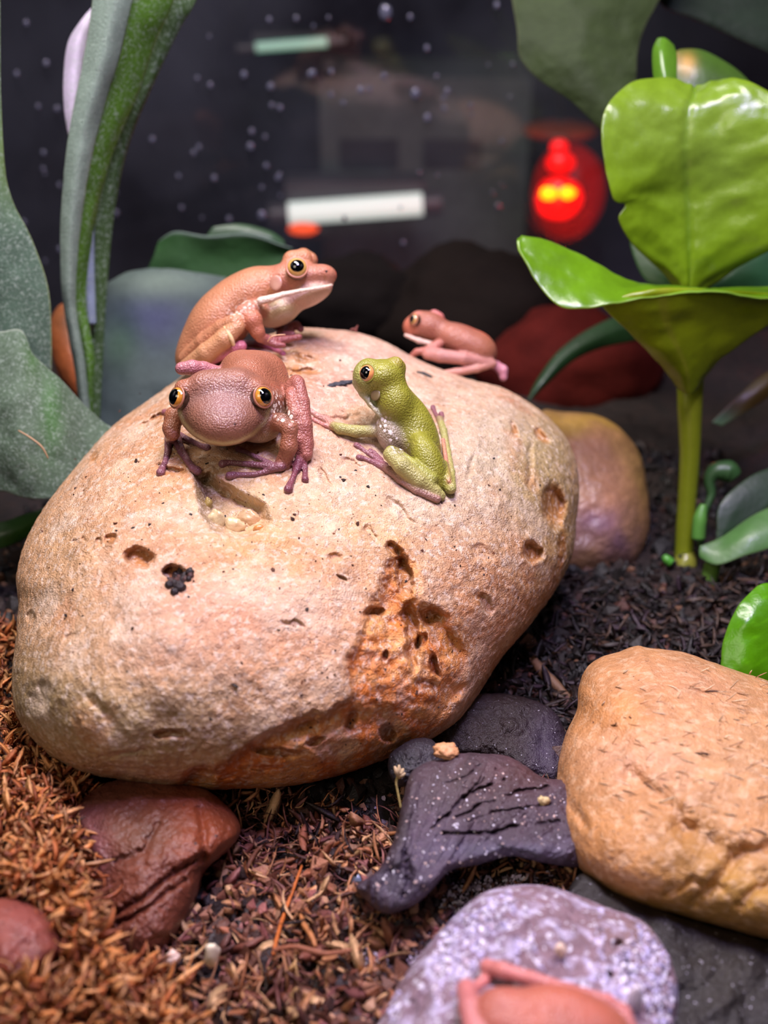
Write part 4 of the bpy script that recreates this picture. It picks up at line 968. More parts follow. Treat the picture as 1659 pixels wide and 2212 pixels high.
# ---- green frog seen from behind
GR = (142, 140, 44); GR2 = (150, 150, 66); GP = (164, 158, 92); VI = (134, 84, 92)
d3 = SD(880, 960)
prC = [
 ('e', 'b', .22, .08, GR, (888, 932, 's-.75'), (54, 102, 56), 24),
 ('e', 'b', .22, .08, GR, (926, 1005, 's-.42'), (35, 72, 44), 20),
 ('e', 'b', .22, .08, GR, (850, 866, -.55), (42, 56, 52), 16),
 ('e', 'b', .20, .08, GR, (824, 816, -.55), (50, 40, 60), 4),
 ('e', 'b', .15, .08, (150, 150, 78), (786, 818, -.75), (24, 34, 34), 12),
 ('c', 'b', .12, .08, GR, [(795, 796, -.75, 22), (800, 806, -.75, 20)]),
 ('c', 'b', .12, .08, (150, 138, 52), [(854, 788, -.7, 18), (858, 794, -.6, 19)]),
 ('c', 'b', .06, .08, (186, 186, 148), [(770, 828, -.75, 9), (785, 850, -.75, 9), (802, 872, -.7, 8), (818, 893, -.65, 6)]),
 ('c', 'b', .03, .08, (212, 208, 176), [(800, 872, -.86, 4), (811, 886, -.84, 5), (820, 897, -.80, 4)]),
 ('e', 'b', .15, .08, (176, 160, 140), (842, 940, -.55), (28, 44, 36), 24),
 # arm reaching left
 ('c', 'a', .06, .06, (176, 160, 128), [(822, 905, -.5, 15), (812, 920, -.4, 12), (806, 930, 's-.5', 12)]),
 ('c', 'a', .06, .05, GP, [(806, 931, 's-.5', 13), (770, 932, 's-.3', 13), (735, 926, 's-.2', 12), (722, 920, 's-.15', 9)]),
 ('c', 'a', .04, .05, (188, 136, 120), [(722, 920, 's-.1', 9), (704, 907, 's-.05', 9), (688, 900, 's', 7), (672, 889, 's', 6), (666, 886, 's', 7)]),
 ('c', 'a2', .03, .05, (190, 128, 116), [(724, 926, 's', 8), (700, 918, 's', 5), (680, 908, 's', 5), (668, 903, 's', 6)]),
 # left hind leg
 ('c', 'h', .05, .05, GR2, [(930, 1036, 's-.35', 16), (892, 1006, 's-.6', 14), (858, 982, 's-.62', 14), (845, 976, 's-.7', 14)]),
 ('c', 'h2', .05, .045, GP, [(843, 982, 's-.85', 16), (868, 1006, 's-.65', 19), (905, 1038, 's-.35', 18), (938, 1062, 's-.2', 15), (950, 1071, 's-.12', 13)]),
 ('c', 'h3', .04, .03, (158, 116, 104), [(944, 1078, 's-.1', 9), (900, 1058, 's-.1', 10), (865, 1035, 's-.1', 10), (838, 1014, 's-.1', 9)]),
 ('c', 'h3', .03, .03, VI, [(840, 1016, 's', 10), (810, 1000, 's', 7), (788, 991, 's', 5), (780, 989, 's', 6), (775, 988, 's', 7)]),
 ('c', 'h4', .03, .03, VI, [(832, 1006, 's', 8), (805, 986, 's', 6), (784, 972, 's', 5), (774, 965, 's', 6), (770, 962, 's', 7)]),
 ('c', 'h5', .03, .03, VI, [(822, 994, 's', 7), (808, 978, 's', 5), (800, 974, 's', 6)]),
 # right hind leg
 ('c', 'r', .05, .04, GR2, [(955, 1005, 's-.3', 13), (964, 1035, 's-.25', 12), (972, 1056, 's-.1', 12)]),
 ('c', 'r2', .05, .04, GP, [(975, 1056, 's-.2', 11), (974, 1020, 's-.15', 9), (966, 975, 's-.1', 8), (958, 930, 's-.1', 8), (950, 905, 's-.1', 7)]),
 ('c', 'r3', .03, .03, (204, 132, 112), [(970, 1040, 's-.45', 4), (964, 1000, 's-.4', 5), (957, 950, 's-.3', 4.5)]),
 ('c', 'r2', .03, .03, VI, [(950, 906, 's-.1', 6), (941, 895, 's', 4.5), (936, 884, 's', 5), (935, 880, 's', 6)]),
 ('c', 'r4', .03, .03, VI, [(952, 910, 's-.1', 6), (955, 898, 's', 4.5), (953, 894, 's', 6)]),
]
def maskC(fx, fy, v, col):
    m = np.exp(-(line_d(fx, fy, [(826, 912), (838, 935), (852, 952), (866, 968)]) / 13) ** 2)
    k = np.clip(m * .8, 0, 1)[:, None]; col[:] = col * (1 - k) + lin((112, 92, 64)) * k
    return 1 - np.clip(m * 1.7, 0, 1)
frog('tree_frog', 'small olive-green frog seen from behind on the boulder, the only green one', d3, prC,
     [(796, 808, -1.02, 21, (-.50, .10, 1.0), .56, .74, (226, 152, 90), (134, 132, 44))],
     [(811, 853, -1.00, 12, 13, (116, 98, 62), (-.5, .1, .9))], M_frog_green, mask_fn=maskC)

# ---- small far frog on the crest
PF = (162, 100, 80)
d4 = 39.2
prD = [
 ('e', 'b', .2, .1, PF, (1000, 742, 0), (74, 38, 56), -24),
 ('e', 'b', .2, .1, (172, 108, 78), (1030, 758, 0), (42, 38, 46), -35),
 ('e', 'b', .18, .1, PF, (925, 705, 0), (44, 32, 40), -14),
 ('e', 'b', .14, .1, (200, 116, 92), (893, 706, 0), (23, 23, 30), -20),
 ('c', 'b', .1, .1, (210, 130, 112), [(903, 686, -.15, 14), (910, 690, -.1, 14)]),
 ('c', 'b', .1, .1, (206, 124, 120), [(938, 683, .4, 14), (946, 688, .4, 14)]),
 ('c', 'b', .05, .1, (216, 186, 172), [(876, 724, -.25, 4), (905, 736, -.4, 6), (932, 743, -.4, 6)]),
 ('c', 'h', .05, .05, (188, 130, 120), [(924, 765, -.6, 12), (950, 768, -.75, 15), (1000, 774, -.7, 14), (1060, 783, -.4, 10)]),
 ('c', 'h2', .05, .04, (190, 132, 116), [(1066, 786, -.4, 8), (1030, 796, -.6, 9), (985, 804, -.7, 9), (960, 806, -.75, 7)]),
 ('c', 'h3', .05, .05, (206, 138, 150), [(1050, 780, .2, 12), (1072, 790, .3, 10), (1085, 800, .3, 12), (1087, 815, .3, 9)]),
 ('c', 'a', .05, .05, (180, 110, 96), [(945, 745, -.5, 12), (925, 756, -.6, 9), (900, 760, -.5, 7), (890, 768, -.4, 6)]),
]
frog('tree_frog', 'small pink-brown frog out of focus on the far side of the boulder', d4, prD,
     [(897, 691, -.52, 13, (-.75, .15, .7), .6, .7, (196, 150, 80), (200, 130, 104))], [], M_frog, h=0.04)

# ---- frog at the bottom edge on the log
d5 = LD(1190, 2170)
prE = [
 ('e', 'b', .25, .1, (180, 98, 76), (1190, 2290, -.8), (178, 160, 110), 0),
 ('e', 'b', .25, .1, (176, 98, 80), (1080, 2220, -.8), (70, 84, 70), 0),
 ('e', 'b', .25, .1, (182, 106, 82), (1270, 2235, -.8), (90, 60, 70), 0),
 ('c', 'l', .06, .05, (196, 118, 110), [(1052, 2088, 's-.1', 17), (1085, 2096, 's-.2', 17), (1150, 2114, 's-.25', 15), (1230, 2140, 's-.3', 15), (1310, 2164, 's-.3', 17), (1345, 2190, 's-.3', 20), (1362, 2240, 's-.3', 22)]),
 ('c', 'l2', .06, .05, (192, 116, 112), [(1008, 2138, 's-.2', 23), (1016, 2180, 's-.35', 25), (1030, 2240, 's-.4', 28), (1040, 2300, 's-.4', 30)]),
 ('c', 'l3', .06, .05, (198, 116, 110), [(1060, 2100, 's0', 12), (1045, 2120, 's0', 12), (1020, 2140, 's0', 14)]),
]
frog('tree_frog', 'rusty pink frog cut by the bottom edge, sitting on the mauve log', d5, prE, [], [], M_frog, h=0.04, snap=LD)

# ============================================================ plants
def leafcol(base, edge=None, rib=None, felt=0.0, ribw=0.05, ew=0.12, patch=None, veins=0.0):
    b = lin(base)
    def f(u, v, w_, gx_, gy_):
        c = np.tile(b, (len(u), 1)) * (1 + 0.22 * fbm(w_, 1.0, 4, 201))[:, None]
        if rib is not None:
            k = np.exp(-(u / ribw) ** 2)[:, None]; c = c * (1 - k) + lin(rib) * k
        if veins:
            s = np.abs(((v * 9 - np.abs(u) * 2.2) % 1) - 0.5); k = (veins * np.exp(-(s / 0.06) ** 2) * (1 - np.abs(u)))[:, None]
            c = c * (1 + k)
        if edge is not None:
            k = sst(1 - ew, 1, np.abs(u))[:, None]; c = c * (1 - k) + lin(edge) * k
        for (x, y, sx, sy, rgb, wt) in (patch or []):
            k = (wt * np.exp(-0.5 * (((gx_ - x) / sx) ** 2 + ((gy_ - y) / sy) ** 2)))[:, None]; c = c * (1 - k) + lin(rgb) * k
        return c
    return f

# glossy plant on the right
t = thing('glossy_leaf_plant', 'glossy lime-green broad-leaved plant on a thick stem at the right', 'plant', P(1478, 1238, 41.5))
tube('stem', [(1480, 1246, 41.5), (1478, 1180, 41.3), (1484, 1080, 41), (1490, 980, 40.6), (1490, 880, 40.2), (1492, 800, 40)], [26, 20, 20, 22, 27, 30], M_leaf_gloss, t, (138, 152, 34), n=20)
tube('stem_node', [(1474, 1235, 41.3), (1478, 1222, 41.2), (1480, 1208, 41.2), (1478, 1196, 41.2)], [24, 27, 25, 20], M_leaf_gloss, t, (156, 160, 60), n=20)
grid_sheet('leaf', [   # big upright leaf
    [(1462, 640, 39.6), (1488, 640, 39.3), (1512, 640, 39.6)],
    [(1432, 590, 39.2), (1490, 592, 39.0), (1580, 585, 39.2)],
    [(1368, 530, 38.4), (1487, 525, 38.8), (1690, 520, 38.2)],
    [(1338, 475, 37.9), (1485, 450, 38.6), (1735, 440, 37.6)],
    [(1350, 442, 37.9), (1482, 400, 38.4), (1735, 380, 37.5)],
    [(1322, 425, 37.6), (1480, 340, 38.0), (1740, 320, 37.3)],
    [(1300, 310, 37.4), (1480, 290, 37.8), (1730, 270, 37.2)],
    [(1308, 235, 37.5), (1488, 230, 37.7), (1690, 215, 37.3)],
    [(1360, 182, 37.9), (1498, 205, 37.9), (1600, 172, 37.7)],
    [(1440, 168, 38.4), (1500, 185, 38.3), (1550, 175, 38.2)]],
    M_leaf_gloss, t, leafcol((122, 158, 24), (110, 130, 30), (92, 132, 18), ribw=0.02, ew=.03, patch=[(1400, 260, 80, 60, (130, 160, 60), .5), (1560, 330, 90, 100, (130, 160, 70), .5)], veins=.10), 64, 110, 0.09, 0.10, groove=0.09)
grid_sheet('leaf', [   # trough-shaped lower leaf: near-left flap
    [(1455, 830, 39.5), (1488, 850, 39.1), (1515, 830, 39.5)],
    [(1420, 780, 38.6), (1480, 790, 38.3), (1560, 770, 38.8)],
    [(1350, 710, 37.5), (1440, 700, 37.3), (1659, 700, 38.4)],
    [(1305, 665, 36.9), (1430, 640, 36.6), (1720, 650, 38.2)],
    [(1300, 655, 36.8), (1440, 622, 36.6), (1730, 640, 38.1)]],
    M_leaf_gloss, t, leafcol((136, 158, 18), (150, 176, 50), (150, 160, 40), ribw=.04, ew=.04, veins=.12), 40, 60, 0.09, 0.08)
grid_sheet('leaf', [   # its tongue, folded toward the left
    [(1730, 655, 37.8), (1720, 640, 38.4), (1700, 620, 39.2)],
    [(1560, 634, 36.8), (1540, 626, 37.4), (1500, 620, 38.2)],
    [(1420, 640, 36.5), (1410, 622, 37.2), (1400, 612, 37.8)],
    [(1300, 660, 36.4), (1310, 618, 37.0), (1330, 592, 37.6)],
    [(1215, 664, 36.5), (1225, 600, 37.0), (1255, 552, 37.5)],
    [(1160, 610, 36.7), (1170, 560, 37.0), (1185, 520, 37.3)],
    [(1124, 545, 36.9), (1126, 530, 37.1), (1138, 511, 37.2)],
    [(1121, 520, 37.0), (1122, 515, 37.1), (1126, 509, 37.2)]],
    M_leaf_gloss, t, leafcol((104, 152, 22), (150, 190, 70), None, ew=.08), 32, 90, 0.10, 0.10)
grid_sheet('leaf', [   # small curled leaf at the very top
    [(1420, 200, 38.9), (1440, 200, 38.7), (1462, 200, 38.9)],
    [(1411, 160, 39.0), (1435, 160, 38.7), (1462, 165, 38.9)],
    [(1410, 110, 39.2), (1432, 112, 38.9), (1462, 122, 39.1)],
    [(1420, 84, 39.4), (1436, 84, 39.2), (1456, 100, 39.3)]],
    M_leaf_gloss, t, leafcol((92, 140, 36), (130, 180, 60), None), 20, 40, 0.08)
grid_sheet('leaf', [   # dull leaf behind the curled one
    [(1455, 215, 40.5), (1520, 215, 40.4), (1640, 215, 40.6)],
    [(1455, 150, 40.6), (1520, 150, 40.4), (1630, 190, 40.7)],
    [(1462, 112, 40.8), (1520, 115, 40.7), (1590, 150, 40.9)],
    [(1480, 108, 41), (1510, 110, 41), (1545, 125, 41)]],
    M_leaf_far, t, leafcol((58, 88, 26), (90, 120, 40), None, patch=[(1484, 140, 12, 16, (196, 146, 60), .8), (1458, 132, 7, 14, (170, 120, 60), .7)]), 20, 40, 0.08)
grid_sheet('leaf', [   # darker leaves behind, low
    [(1440, 640, 42.5), (1470, 640, 42.4), (1500, 640, 42.5)],
    [(1390, 600, 42.6), (1440, 595, 42.4), (1500, 590, 42.5)],
    [(1362, 530, 42.9), (1410, 520, 42.8), (1480, 520, 42.9)],
    [(1368, 490, 43), (1400, 480, 43), (1440, 480, 43)]],
    M_leaf_far, t, leafcol((46, 84, 42), (70, 110, 60), None), 16, 30, 0.08)
grid_sheet('leaf', [
    [(1500, 640, 43.5), (1520, 625, 43.4), (1540, 600, 43.5)],
    [(1580, 660, 43.6), (1600, 600, 43.4), (1610, 560, 43.5)],
    [(1680, 660, 43.9), (1690, 590, 43.8), (1700, 520, 43.9)],
    [(1760, 620, 44), (1765, 580, 44), (1770, 530, 44)]],
    M_leaf_far, t, leafcol((40, 84, 52), (70, 110, 60), None), 16, 30, 0.08)

# small dark-green seedling right of it
t = thing('seedling', 'dark-green seedling with a curled sprout right of the thick stem', 'plant', P(1530, 1285, 40))
tube('stem', [(1530, 1290, 40), (1532, 1250, 39.8), (1545, 1210, 39.6), (1570, 1190, 39.5)], [17, 17, 18, 14], M_leaf_far, t, (94, 136, 50))
grid_sheet('leaf', [
    [(1512, 1205, 39.4), (1510, 1192, 39.4), (1512, 1180, 39.4)],
    [(1550, 1220, 39.0), (1555, 1190, 39.2), (1560, 1160, 39.5)],
    [(1610, 1200, 38.8), (1620, 1155, 39.0), (1625, 1115, 39.5)],
    [(1680, 1180, 38.8), (1690, 1135, 39.0), (1690, 1085, 39.5)]],
    M_leaf_far, t, leafcol((70, 112, 54), (120, 150, 100), None), 18, 34, 0.08)
grid_sheet('leaf', [
    [(1540, 1190, 40.5), (1545, 1175, 40.5), (1550, 1160, 40.5)],
    [(1560, 1160, 40.5), (1580, 1110, 40.6), (1555, 1090, 40.7)],
    [(1640, 1110, 40.6), (1630, 1060, 40.8), (1620, 1030, 41)],
    [(1700, 1060, 40.8), (1700, 1030, 41), (1700, 1000, 41.2)]],
    M_leaf_far, t, leafcol((30, 56, 32), (60, 90, 56), None), 18, 34, 0.08)
tube('curled_sprout', [(1512, 1180, 41), (1522, 1110, 41), (1536, 1070, 41), (1532, 1040, 41), (1545, 1020, 41), (1572, 1018, 41), (1586, 1032, 41)], [6, 7, 9, 12, 20, 25, 18], M_leaf_far, t, (52, 90, 46))
tube('curled_sprout', [(1508, 1165, 40.5), (1512, 1120, 40.4), (1520, 1090, 40.4)], [15, 15, 7], M_leaf_far, t, (90, 150, 62))
tube('bud', [(1450, 1216, 40.5), (1440, 1208, 40.5), (1434, 1200, 40.5)], [10, 10, 5], M_leaf_far, t, (80, 160, 50))
# bright leaf above the smooth stone
t = thing('bright_leaf_plant', 'bright lime toothed leaf poking up behind the smooth stone', 'plant', P(1640, 1500, 34))
grid_sheet('leaf', [
    [(1540, 1500, 33.4), (1620, 1530, 33.4), (1720, 1540, 33.6)],
    [(1556, 1440, 33.4), (1625, 1450, 33.2), (1730, 1450, 33.6)],
    [(1562, 1385, 33.5), (1630, 1380, 33.3), (1730, 1380, 33.7)],
    [(1590, 1320, 33.7), (1640, 1320, 33.5), (1730, 1310, 33.9)],
    [(1635, 1268, 34), (1665, 1262, 34), (1710, 1260, 34)]],
    M_leaf_gloss, t, leafcol((88, 156, 10), (100, 150, 40), None, veins=.3), 24, 40, 0.09, 0.15)
tube('stem', [(1640, 1540, 34.5), (1645, 1500, 34.1), (1640, 1450, 33.4)], [12, 12, 8], M_leaf_gloss, t, (110, 150, 30))
# thin arching dark blade, and a brown-green blade
t = thing('arching_blade', 'thin dark green blade arching in front of the red-tinted stone', 'plant', P(1142, 862, 46))
grid_sheet('leaf', [
    [(1140, 862, 46), (1143, 864, 46), (1146, 865, 46)], [(1160, 820, 46.2), (1172, 826, 46), (1182, 830, 46.2)], [(1205, 760, 46.6), (1222, 770, 46.4), (1238, 780, 46.6)],
    [(1270, 712, 47), (1290, 730, 46.8), (1300, 752, 47)], [(1350, 680, 47.5), (1370, 700, 47.4), (1380, 735, 47.5)], [(1440, 690, 48), (1445, 705, 48), (1450, 720, 48)]],
    M_leaf_far, t, leafcol((28, 58, 28)), 12, 50, 0.06)
t = thing('withered_blade', 'brown-green blade slanting up at the right edge behind the thick stem', 'plant', P(1545, 915, 45))
grid_sheet('leaf', [
    [(1538, 912, 45), (1548, 916, 45), (1560, 920, 45)], [(1580, 870, 45), (1592, 885, 45), (1602, 895, 45)], [(1640, 815, 45.2), (1652, 835, 45), (1665, 855, 45.2)], [(1720, 770, 45.4), (1725, 785, 45.4), (1735, 800, 45.4)]],
    M_leaf_far, t, leafcol((84, 66, 24), patch=[(1550, 912, 26, 20, (110, 150, 110), .9)]), 12, 40, 0.06)

# hanging fronds top right
t = thing('hanging_fern', 'dull olive forked fronds hanging into the top right corner', 'fern', P(1300, -260, 46))
grid_sheet('frond', [
    [(1060, -260, 46), (1250, -260, 45.5), (1520, -260, 46)],
    [(1090, -100, 45), (1250, -100, 44.5), (1480, -100, 45)],
    [(1106, 0, 44.4), (1260, 0, 44), (1424, 0, 44.6)],
    [(1118, 70, 44.2), (1250, 70, 43.8), (1388, 70, 44.4)],
    [(1124, 125, 44.2), (1250, 130, 43.7), (1375, 130, 44.2)],
    [(1165, 172, 44.1), (1270, 180, 43.8), (1374, 185, 44.2)],
    [(1238, 222, 44.1), (1306, 230, 43.9), (1372, 235, 44.1)],
    [(1292, 275, 44.2), (1325, 278, 44.1), (1362, 280, 44.2)],
    [(1318, 300, 44.3), (1335, 302, 44.3), (1352, 300, 44.3)]],
    M_felt_far, t, leafcol((44, 58, 24), (84, 92, 62), None, ew=.04), 36, 80, 0.10, 0.12)
grid_sheet('frond', [
    [(1300, -260, 48), (1500, -260, 48), (1900, -260, 48)],
    [(1420, -60, 47.5), (1560, -80, 47.5), (1800, -60, 47.5)],
    [(1430, 8, 47.3), (1560, 20, 47.2), (1780, 20, 47.3)],
    [(1520, 50, 47.2), (1600, 60, 47.1), (1780, 60, 47.2)],
    [(1640, 105, 47.2), (1690, 110, 47.2), (1780, 110, 47.2)],
    [(1760, 160, 47.3), (1775, 160, 47.3), (1790, 160, 47.3)]],
    M_felt_far, t, leafcol((20, 36, 22), (44, 54, 42), None, ew=.03), 30, 60, 0.10, 0.1)

# staghorn fern on the left
t = thing('staghorn_fern', 'grey-green felted staghorn fern filling the left side', 'fern', P(150, 1050, 41))
FG = (84, 116, 92)
grid_sheet('frond', [   # tall front blade, grey felt side painted lighter as if lit
    [(176, 900, 40.2), (186, 905, 40.0), (196, 908, 40.2)],
    [(158, 780, 39.6), (170, 780, 39.4), (184, 790, 39.6)],
    [(136, 650, 39.0), (150, 650, 38.8), (164, 650, 39.0)],
    [(131, 500, 38.4), (152, 500, 38.2), (172, 500, 38.5)],
    [(138, 380, 38.0), (165, 380, 37.8), (190, 375, 38.1)],
    [(152, 270, 37.6), (184, 270, 37.4), (220, 250, 37.8)],
    [(180, 130, 37.2), (220, 130, 36.9), (260, 110, 37.3)],
    [(200, 0, 36.8), (245, 0, 36.5), (285, 0, 36.9)],
    [(215, -160, 36.4), (265, -160, 36.1), (320, -160, 36.5)]],
    M_leaf_felt, t, leafcol((128, 148, 132), (150, 166, 134), None, ew=.1), 24, 110, 0.09, 0.04)
grid_sheet('frond', [   # green side of the fold
    [(184, 905, 40.4), (192, 905, 40.3), (200, 905, 40.4)],
    [(180, 780, 39.9), (192, 780, 39.7), (204, 780, 39.9)],
    [(164, 650, 39.3), (174, 640, 39.4), (186, 640, 39.6)],
    [(172, 500, 38.7), (190, 490, 38.9), (206, 470, 39.2)],
    [(190, 375, 38.3), (215, 360, 38.6), (240, 340, 38.9)],
    [(220, 250, 38.0), (256, 240, 38.3), (290, 220, 38.7)],
    [(262, 110, 37.5), (300, 100, 37.9), (335, 90, 38.3)],
    [(285, 0, 37.1), (335, 0, 37.5), (375, 0, 37.9)],
    [(320, -160, 36.7), (370, -160, 37.1), (430, -160, 37.5)]],
    M_leaf_felt, t, leafcol((74, 116, 26), (104, 144, 40), None, ew=.08), 24, 110, 0.08, 0.03)
grid_sheet('frond', [   # dark blade behind
    [(192, 905, 41.2), (204, 905, 41.1), (216, 905, 41.2)],
    [(196, 780, 41.0), (208, 780, 41), (222, 780, 41.1)],
    [(200, 620, 40.6), (214, 620, 40.6), (232, 610, 40.7)],
    [(206, 470, 40.2), (228, 470, 40.2), (250, 440, 40.3)],
    [(236, 340, 39.8), (262, 330, 39.8), (282, 300, 39.9)],
    [(290, 210, 39.4), (312, 200, 39.4), (336, 170, 39.5)],
    [(340, 80, 39.1), (366, 70, 39.1), (392, 55, 39.2)],
    [(372, 0, 38.9), (398, 0, 38.9), (424, 0, 39)],
    [(420, -160, 38.7), (450, -160, 38.7), (490, -160, 38.8)]],
    M_leaf_felt, t, leafcol((52, 80, 30), (80, 104, 44), None), 18, 90, 0.08)
grid_sheet('frond', [   # pale inner strip between blades
    [(186, 700, 40.5), (196, 700, 40.4), (208, 700, 40.5)], [(176, 590, 40.3), (190, 590, 40.2), (204, 590, 40.3)], [(180, 500, 40.2), (192, 500, 40.1), (204, 490, 40.2)], [(196, 420, 40.1), (201, 415, 40.1), (207, 405, 40.1)]],
    M_leaf_felt, t, leafcol((128, 142, 160)), 12, 40, 0.07)
grid_sheet('frond', [   # pale lobe
    [(148, 292, 39.2), (152, 290, 39.1), (156, 280, 39.2)], [(139, 240, 39.2), (156, 230, 39), (176, 220, 39.2)], [(137, 170, 39.3), (160, 160, 39), (184, 150, 39.3)], [(146, 95, 39.4), (168, 90, 39.1), (190, 80, 39.4)], [(170, 52, 39.5), (184, 45, 39.4), (200, 30, 39.5)], [(196, 20, 39.6), (203, 15, 39.6), (210, 5, 39.6)]],
    M_leaf_felt, t, leafcol((196, 184, 206), (150, 160, 150), None), 16, 50, 0.07)
grid_sheet('frond', [   # far left blade
    [(-60, 860, 37.5), (20, 860, 37.2), (110, 850, 37.6)],
    [(-80, 720, 37.2), (10, 720, 36.9), (112, 730, 37.3)],
    [(-90, 600, 37.0), (0, 600, 36.6), (104, 620, 37.1)],
    [(-100, 500, 36.8), (-20, 510, 36.4), (72, 525, 36.9)],
    [(-110, 420, 36.6), (-40, 420, 36.2), (24, 425, 36.7)],
    [(-110, 330, 36.4), (-50, 330, 36.1), (8, 330, 36.5)],
    [(-110, 200, 36.2), (-55, 200, 35.9), (2, 200, 36.3)],
    [(-110, 0, 36.0), (-55, 0, 35.7), (0, 0, 36.1)],
    [(-110, -160, 36), (-55, -160, 35.7), (0, -160, 36.1)]],
    M_leaf_felt, t, leafcol((74, 98, 80), (124, 140, 90), None, ew=.08, patch=[(20, 330, 40, 70, (110, 140, 60), .6)]), 28, 90, 0.09, 0.06)
grid_sheet('frond', [   # broad lower-left frond in front
    [(-60, 1090, 36.6), (-60, 900, 36.2), (-60, 715, 36.8)],
    [(0, 1062, 36.2), (0, 900, 35.8), (0, 718, 36.6)],
    [(50, 1075, 36.0), (40, 920, 35.6), (46, 714, 36.5)],
    [(100, 1078, 36.0), (95, 930, 35.8), (74, 765, 36.5)],
    [(150, 1068, 36.2), (140, 940, 36.1), (112, 800, 36.7)],
    [(210, 1040, 36.6), (185, 950, 36.7), (165, 858, 37.1)],
    [(260, 990, 37.2), (235, 960, 37.2), (215, 905, 37.5)],
    [(290, 960, 37.6), (275, 950, 37.6), (255, 935, 37.8)]],
    M_leaf_felt, t, leafcol((86, 106, 84), (146, 156, 140), None, ew=.05, patch=[(110, 900, 16, 60, (60, 110, 40), .7), (70, 770, 14, 40, (70, 110, 50), .6)]), 40, 80, 0.10, 0.12)
grid_sheet('frond', [   # hazy shield frond behind
    [(180, 940, 42.5), (280, 950, 42.2), (440, 930, 42.6)],
    [(180, 860, 42.8), (290, 850, 42.4), (450, 850, 42.8)],
    [(195, 760, 43.2), (300, 760, 42.8), (460, 760, 43.2)],
    [(215, 690, 43.6), (310, 680, 43.2), (470, 690, 43.6)],
    [(222, 630, 44.0), (310, 605, 43.5), (480, 640, 43.8)],
    [(235, 610, 44.1), (320, 580, 43.8), (490, 600, 44)]],
    M_felt_far, t, leafcol((66, 80, 78), (96, 112, 96), None, patch=[(330, 690, 60, 40, (58, 62, 96), .8), (330, 610, 80, 22, (130, 150, 130), .6), (260, 740, 30, 40, (70, 104, 70), .5)]), 28, 60, 0.10, 0.1)
grid_sheet('frond', [   # dark back frond with a rolled pale rim
    [(300, 620, 45.2), (330, 560, 44.9), (345, 520, 45.2)],
    [(380, 640, 45.0), (385, 560, 44.7), (380, 500, 44.6)],
    [(460, 640, 45.0), (460, 560, 44.9), (450, 510, 44.4)],
    [(540, 620, 45.2), (540, 560, 45.2), (530, 505, 44.6)],
    [(610, 580, 45.6), (600, 550, 45.6), (600, 525, 45.2)],
    [(640, 560, 45.8), (635, 548, 45.8), (630, 535, 45.6)]],
    M_felt_far, t, leafcol((40, 76, 36), (112, 130, 118), None, ew=.22), 28, 60, 0.10, 0.05)
grid_sheet('frond', [[(440, 520, 46.3), (450, 505, 46.3), (460, 490, 46.3)], [(510, 520, 46.4), (515, 500, 46.3), (520, 484, 46.4)], [(580, 530, 46.5), (582, 515, 46.4), (580, 498, 46.5)], [(615, 535, 46.6), (615, 528, 46.6), (612, 518, 46.6)]],
    M_leaf_far, t, leafcol((46, 78, 46)), 12, 24, 0.08)
t = thing('low_green_leaf', 'dark green leaf in the shadow left of the boulder', 'leaf', P(0, 1190, 38.5))
grid_sheet('leaf', [[(-80, 1200, 38), (-80, 1170, 38), (-80, 1130, 38)], [(0, 1185, 38), (0, 1155, 37.9), (0, 1128, 38.1)], [(50, 1165, 38.2), (50, 1140, 38.1), (55, 1110, 38.3)], [(110, 1130, 38.6), (115, 1110, 38.6), (120, 1090, 38.7)]],
    M_leaf_far, t, leafcol((44, 84, 26)), 14, 30, 0.07)

# ============================================================ loose ground cover
rg = np.random.default_rng(11)
def pick(n, pal, wts=None):
    pal = np.array([lin(c) for c in pal]); i = rg.choice(len(pal), n, p=None if wts is None else np.array(wts) / sum(wts)); return pal[i] * rg.uniform(.7, 1.25, (n, 1))
# soil crumbs
n = 15000
x = rg.uniform(-13, 13, n); y = 14 + 30 * rg.uniform(0, 1, n) ** 1.3
z = ground_z(x, y)
frost = np.exp(-((x - 1.0) / 2.6) ** 2 - ((y - 19.2) / 2.8) ** 2)
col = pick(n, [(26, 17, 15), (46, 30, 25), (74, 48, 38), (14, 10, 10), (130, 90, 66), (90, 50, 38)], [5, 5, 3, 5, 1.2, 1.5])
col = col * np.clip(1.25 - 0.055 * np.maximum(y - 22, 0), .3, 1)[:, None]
fz = (rg.uniform(0, 1, n) < frost * .75)[:, None]
col = np.where(fz, lin((176, 158, 176)) * rg.uniform(.5, 1.1, (n, 1)), col)
sz = rg.uniform(.04, .14, n) * rg.choice([1, 1, 1, 1.9], n) * np.where(fz[:, 0], .5, 1)
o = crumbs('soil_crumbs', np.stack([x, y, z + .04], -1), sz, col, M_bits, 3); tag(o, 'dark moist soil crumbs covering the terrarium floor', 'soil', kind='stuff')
n = 9000       # pale grains round the log
an = rg.uniform(0, 1, n)
gx_ = rg.uniform(780, 1240, n); gy_ = rg.uniform(1860, 2212, n)
keep = (gy_ > 1985 - (gx_ - 840) * .45 - 40) & (gy_ < 2230 - (gx_ - 800) * .55 + 60)
gp = G(gx_[keep], gy_[keep], 0.3); gz_ = ground_z(gp[:, 0], gp[:, 1]); gp[:, 2] = gz_ + rg.uniform(.03, .22, len(gp))
o = crumbs('pale_grains', gp, rg.uniform(.02, .055, len(gp)), pick(len(gp), [(200, 184, 206), (150, 130, 150), (224, 214, 226), (110, 74, 66), (60, 46, 50)], [4, 4, 2, 2, 3]), M_bits, 5)
tag(o, 'whitish mould grains on the soil beside the mauve log', 'grains', kind='stuff')
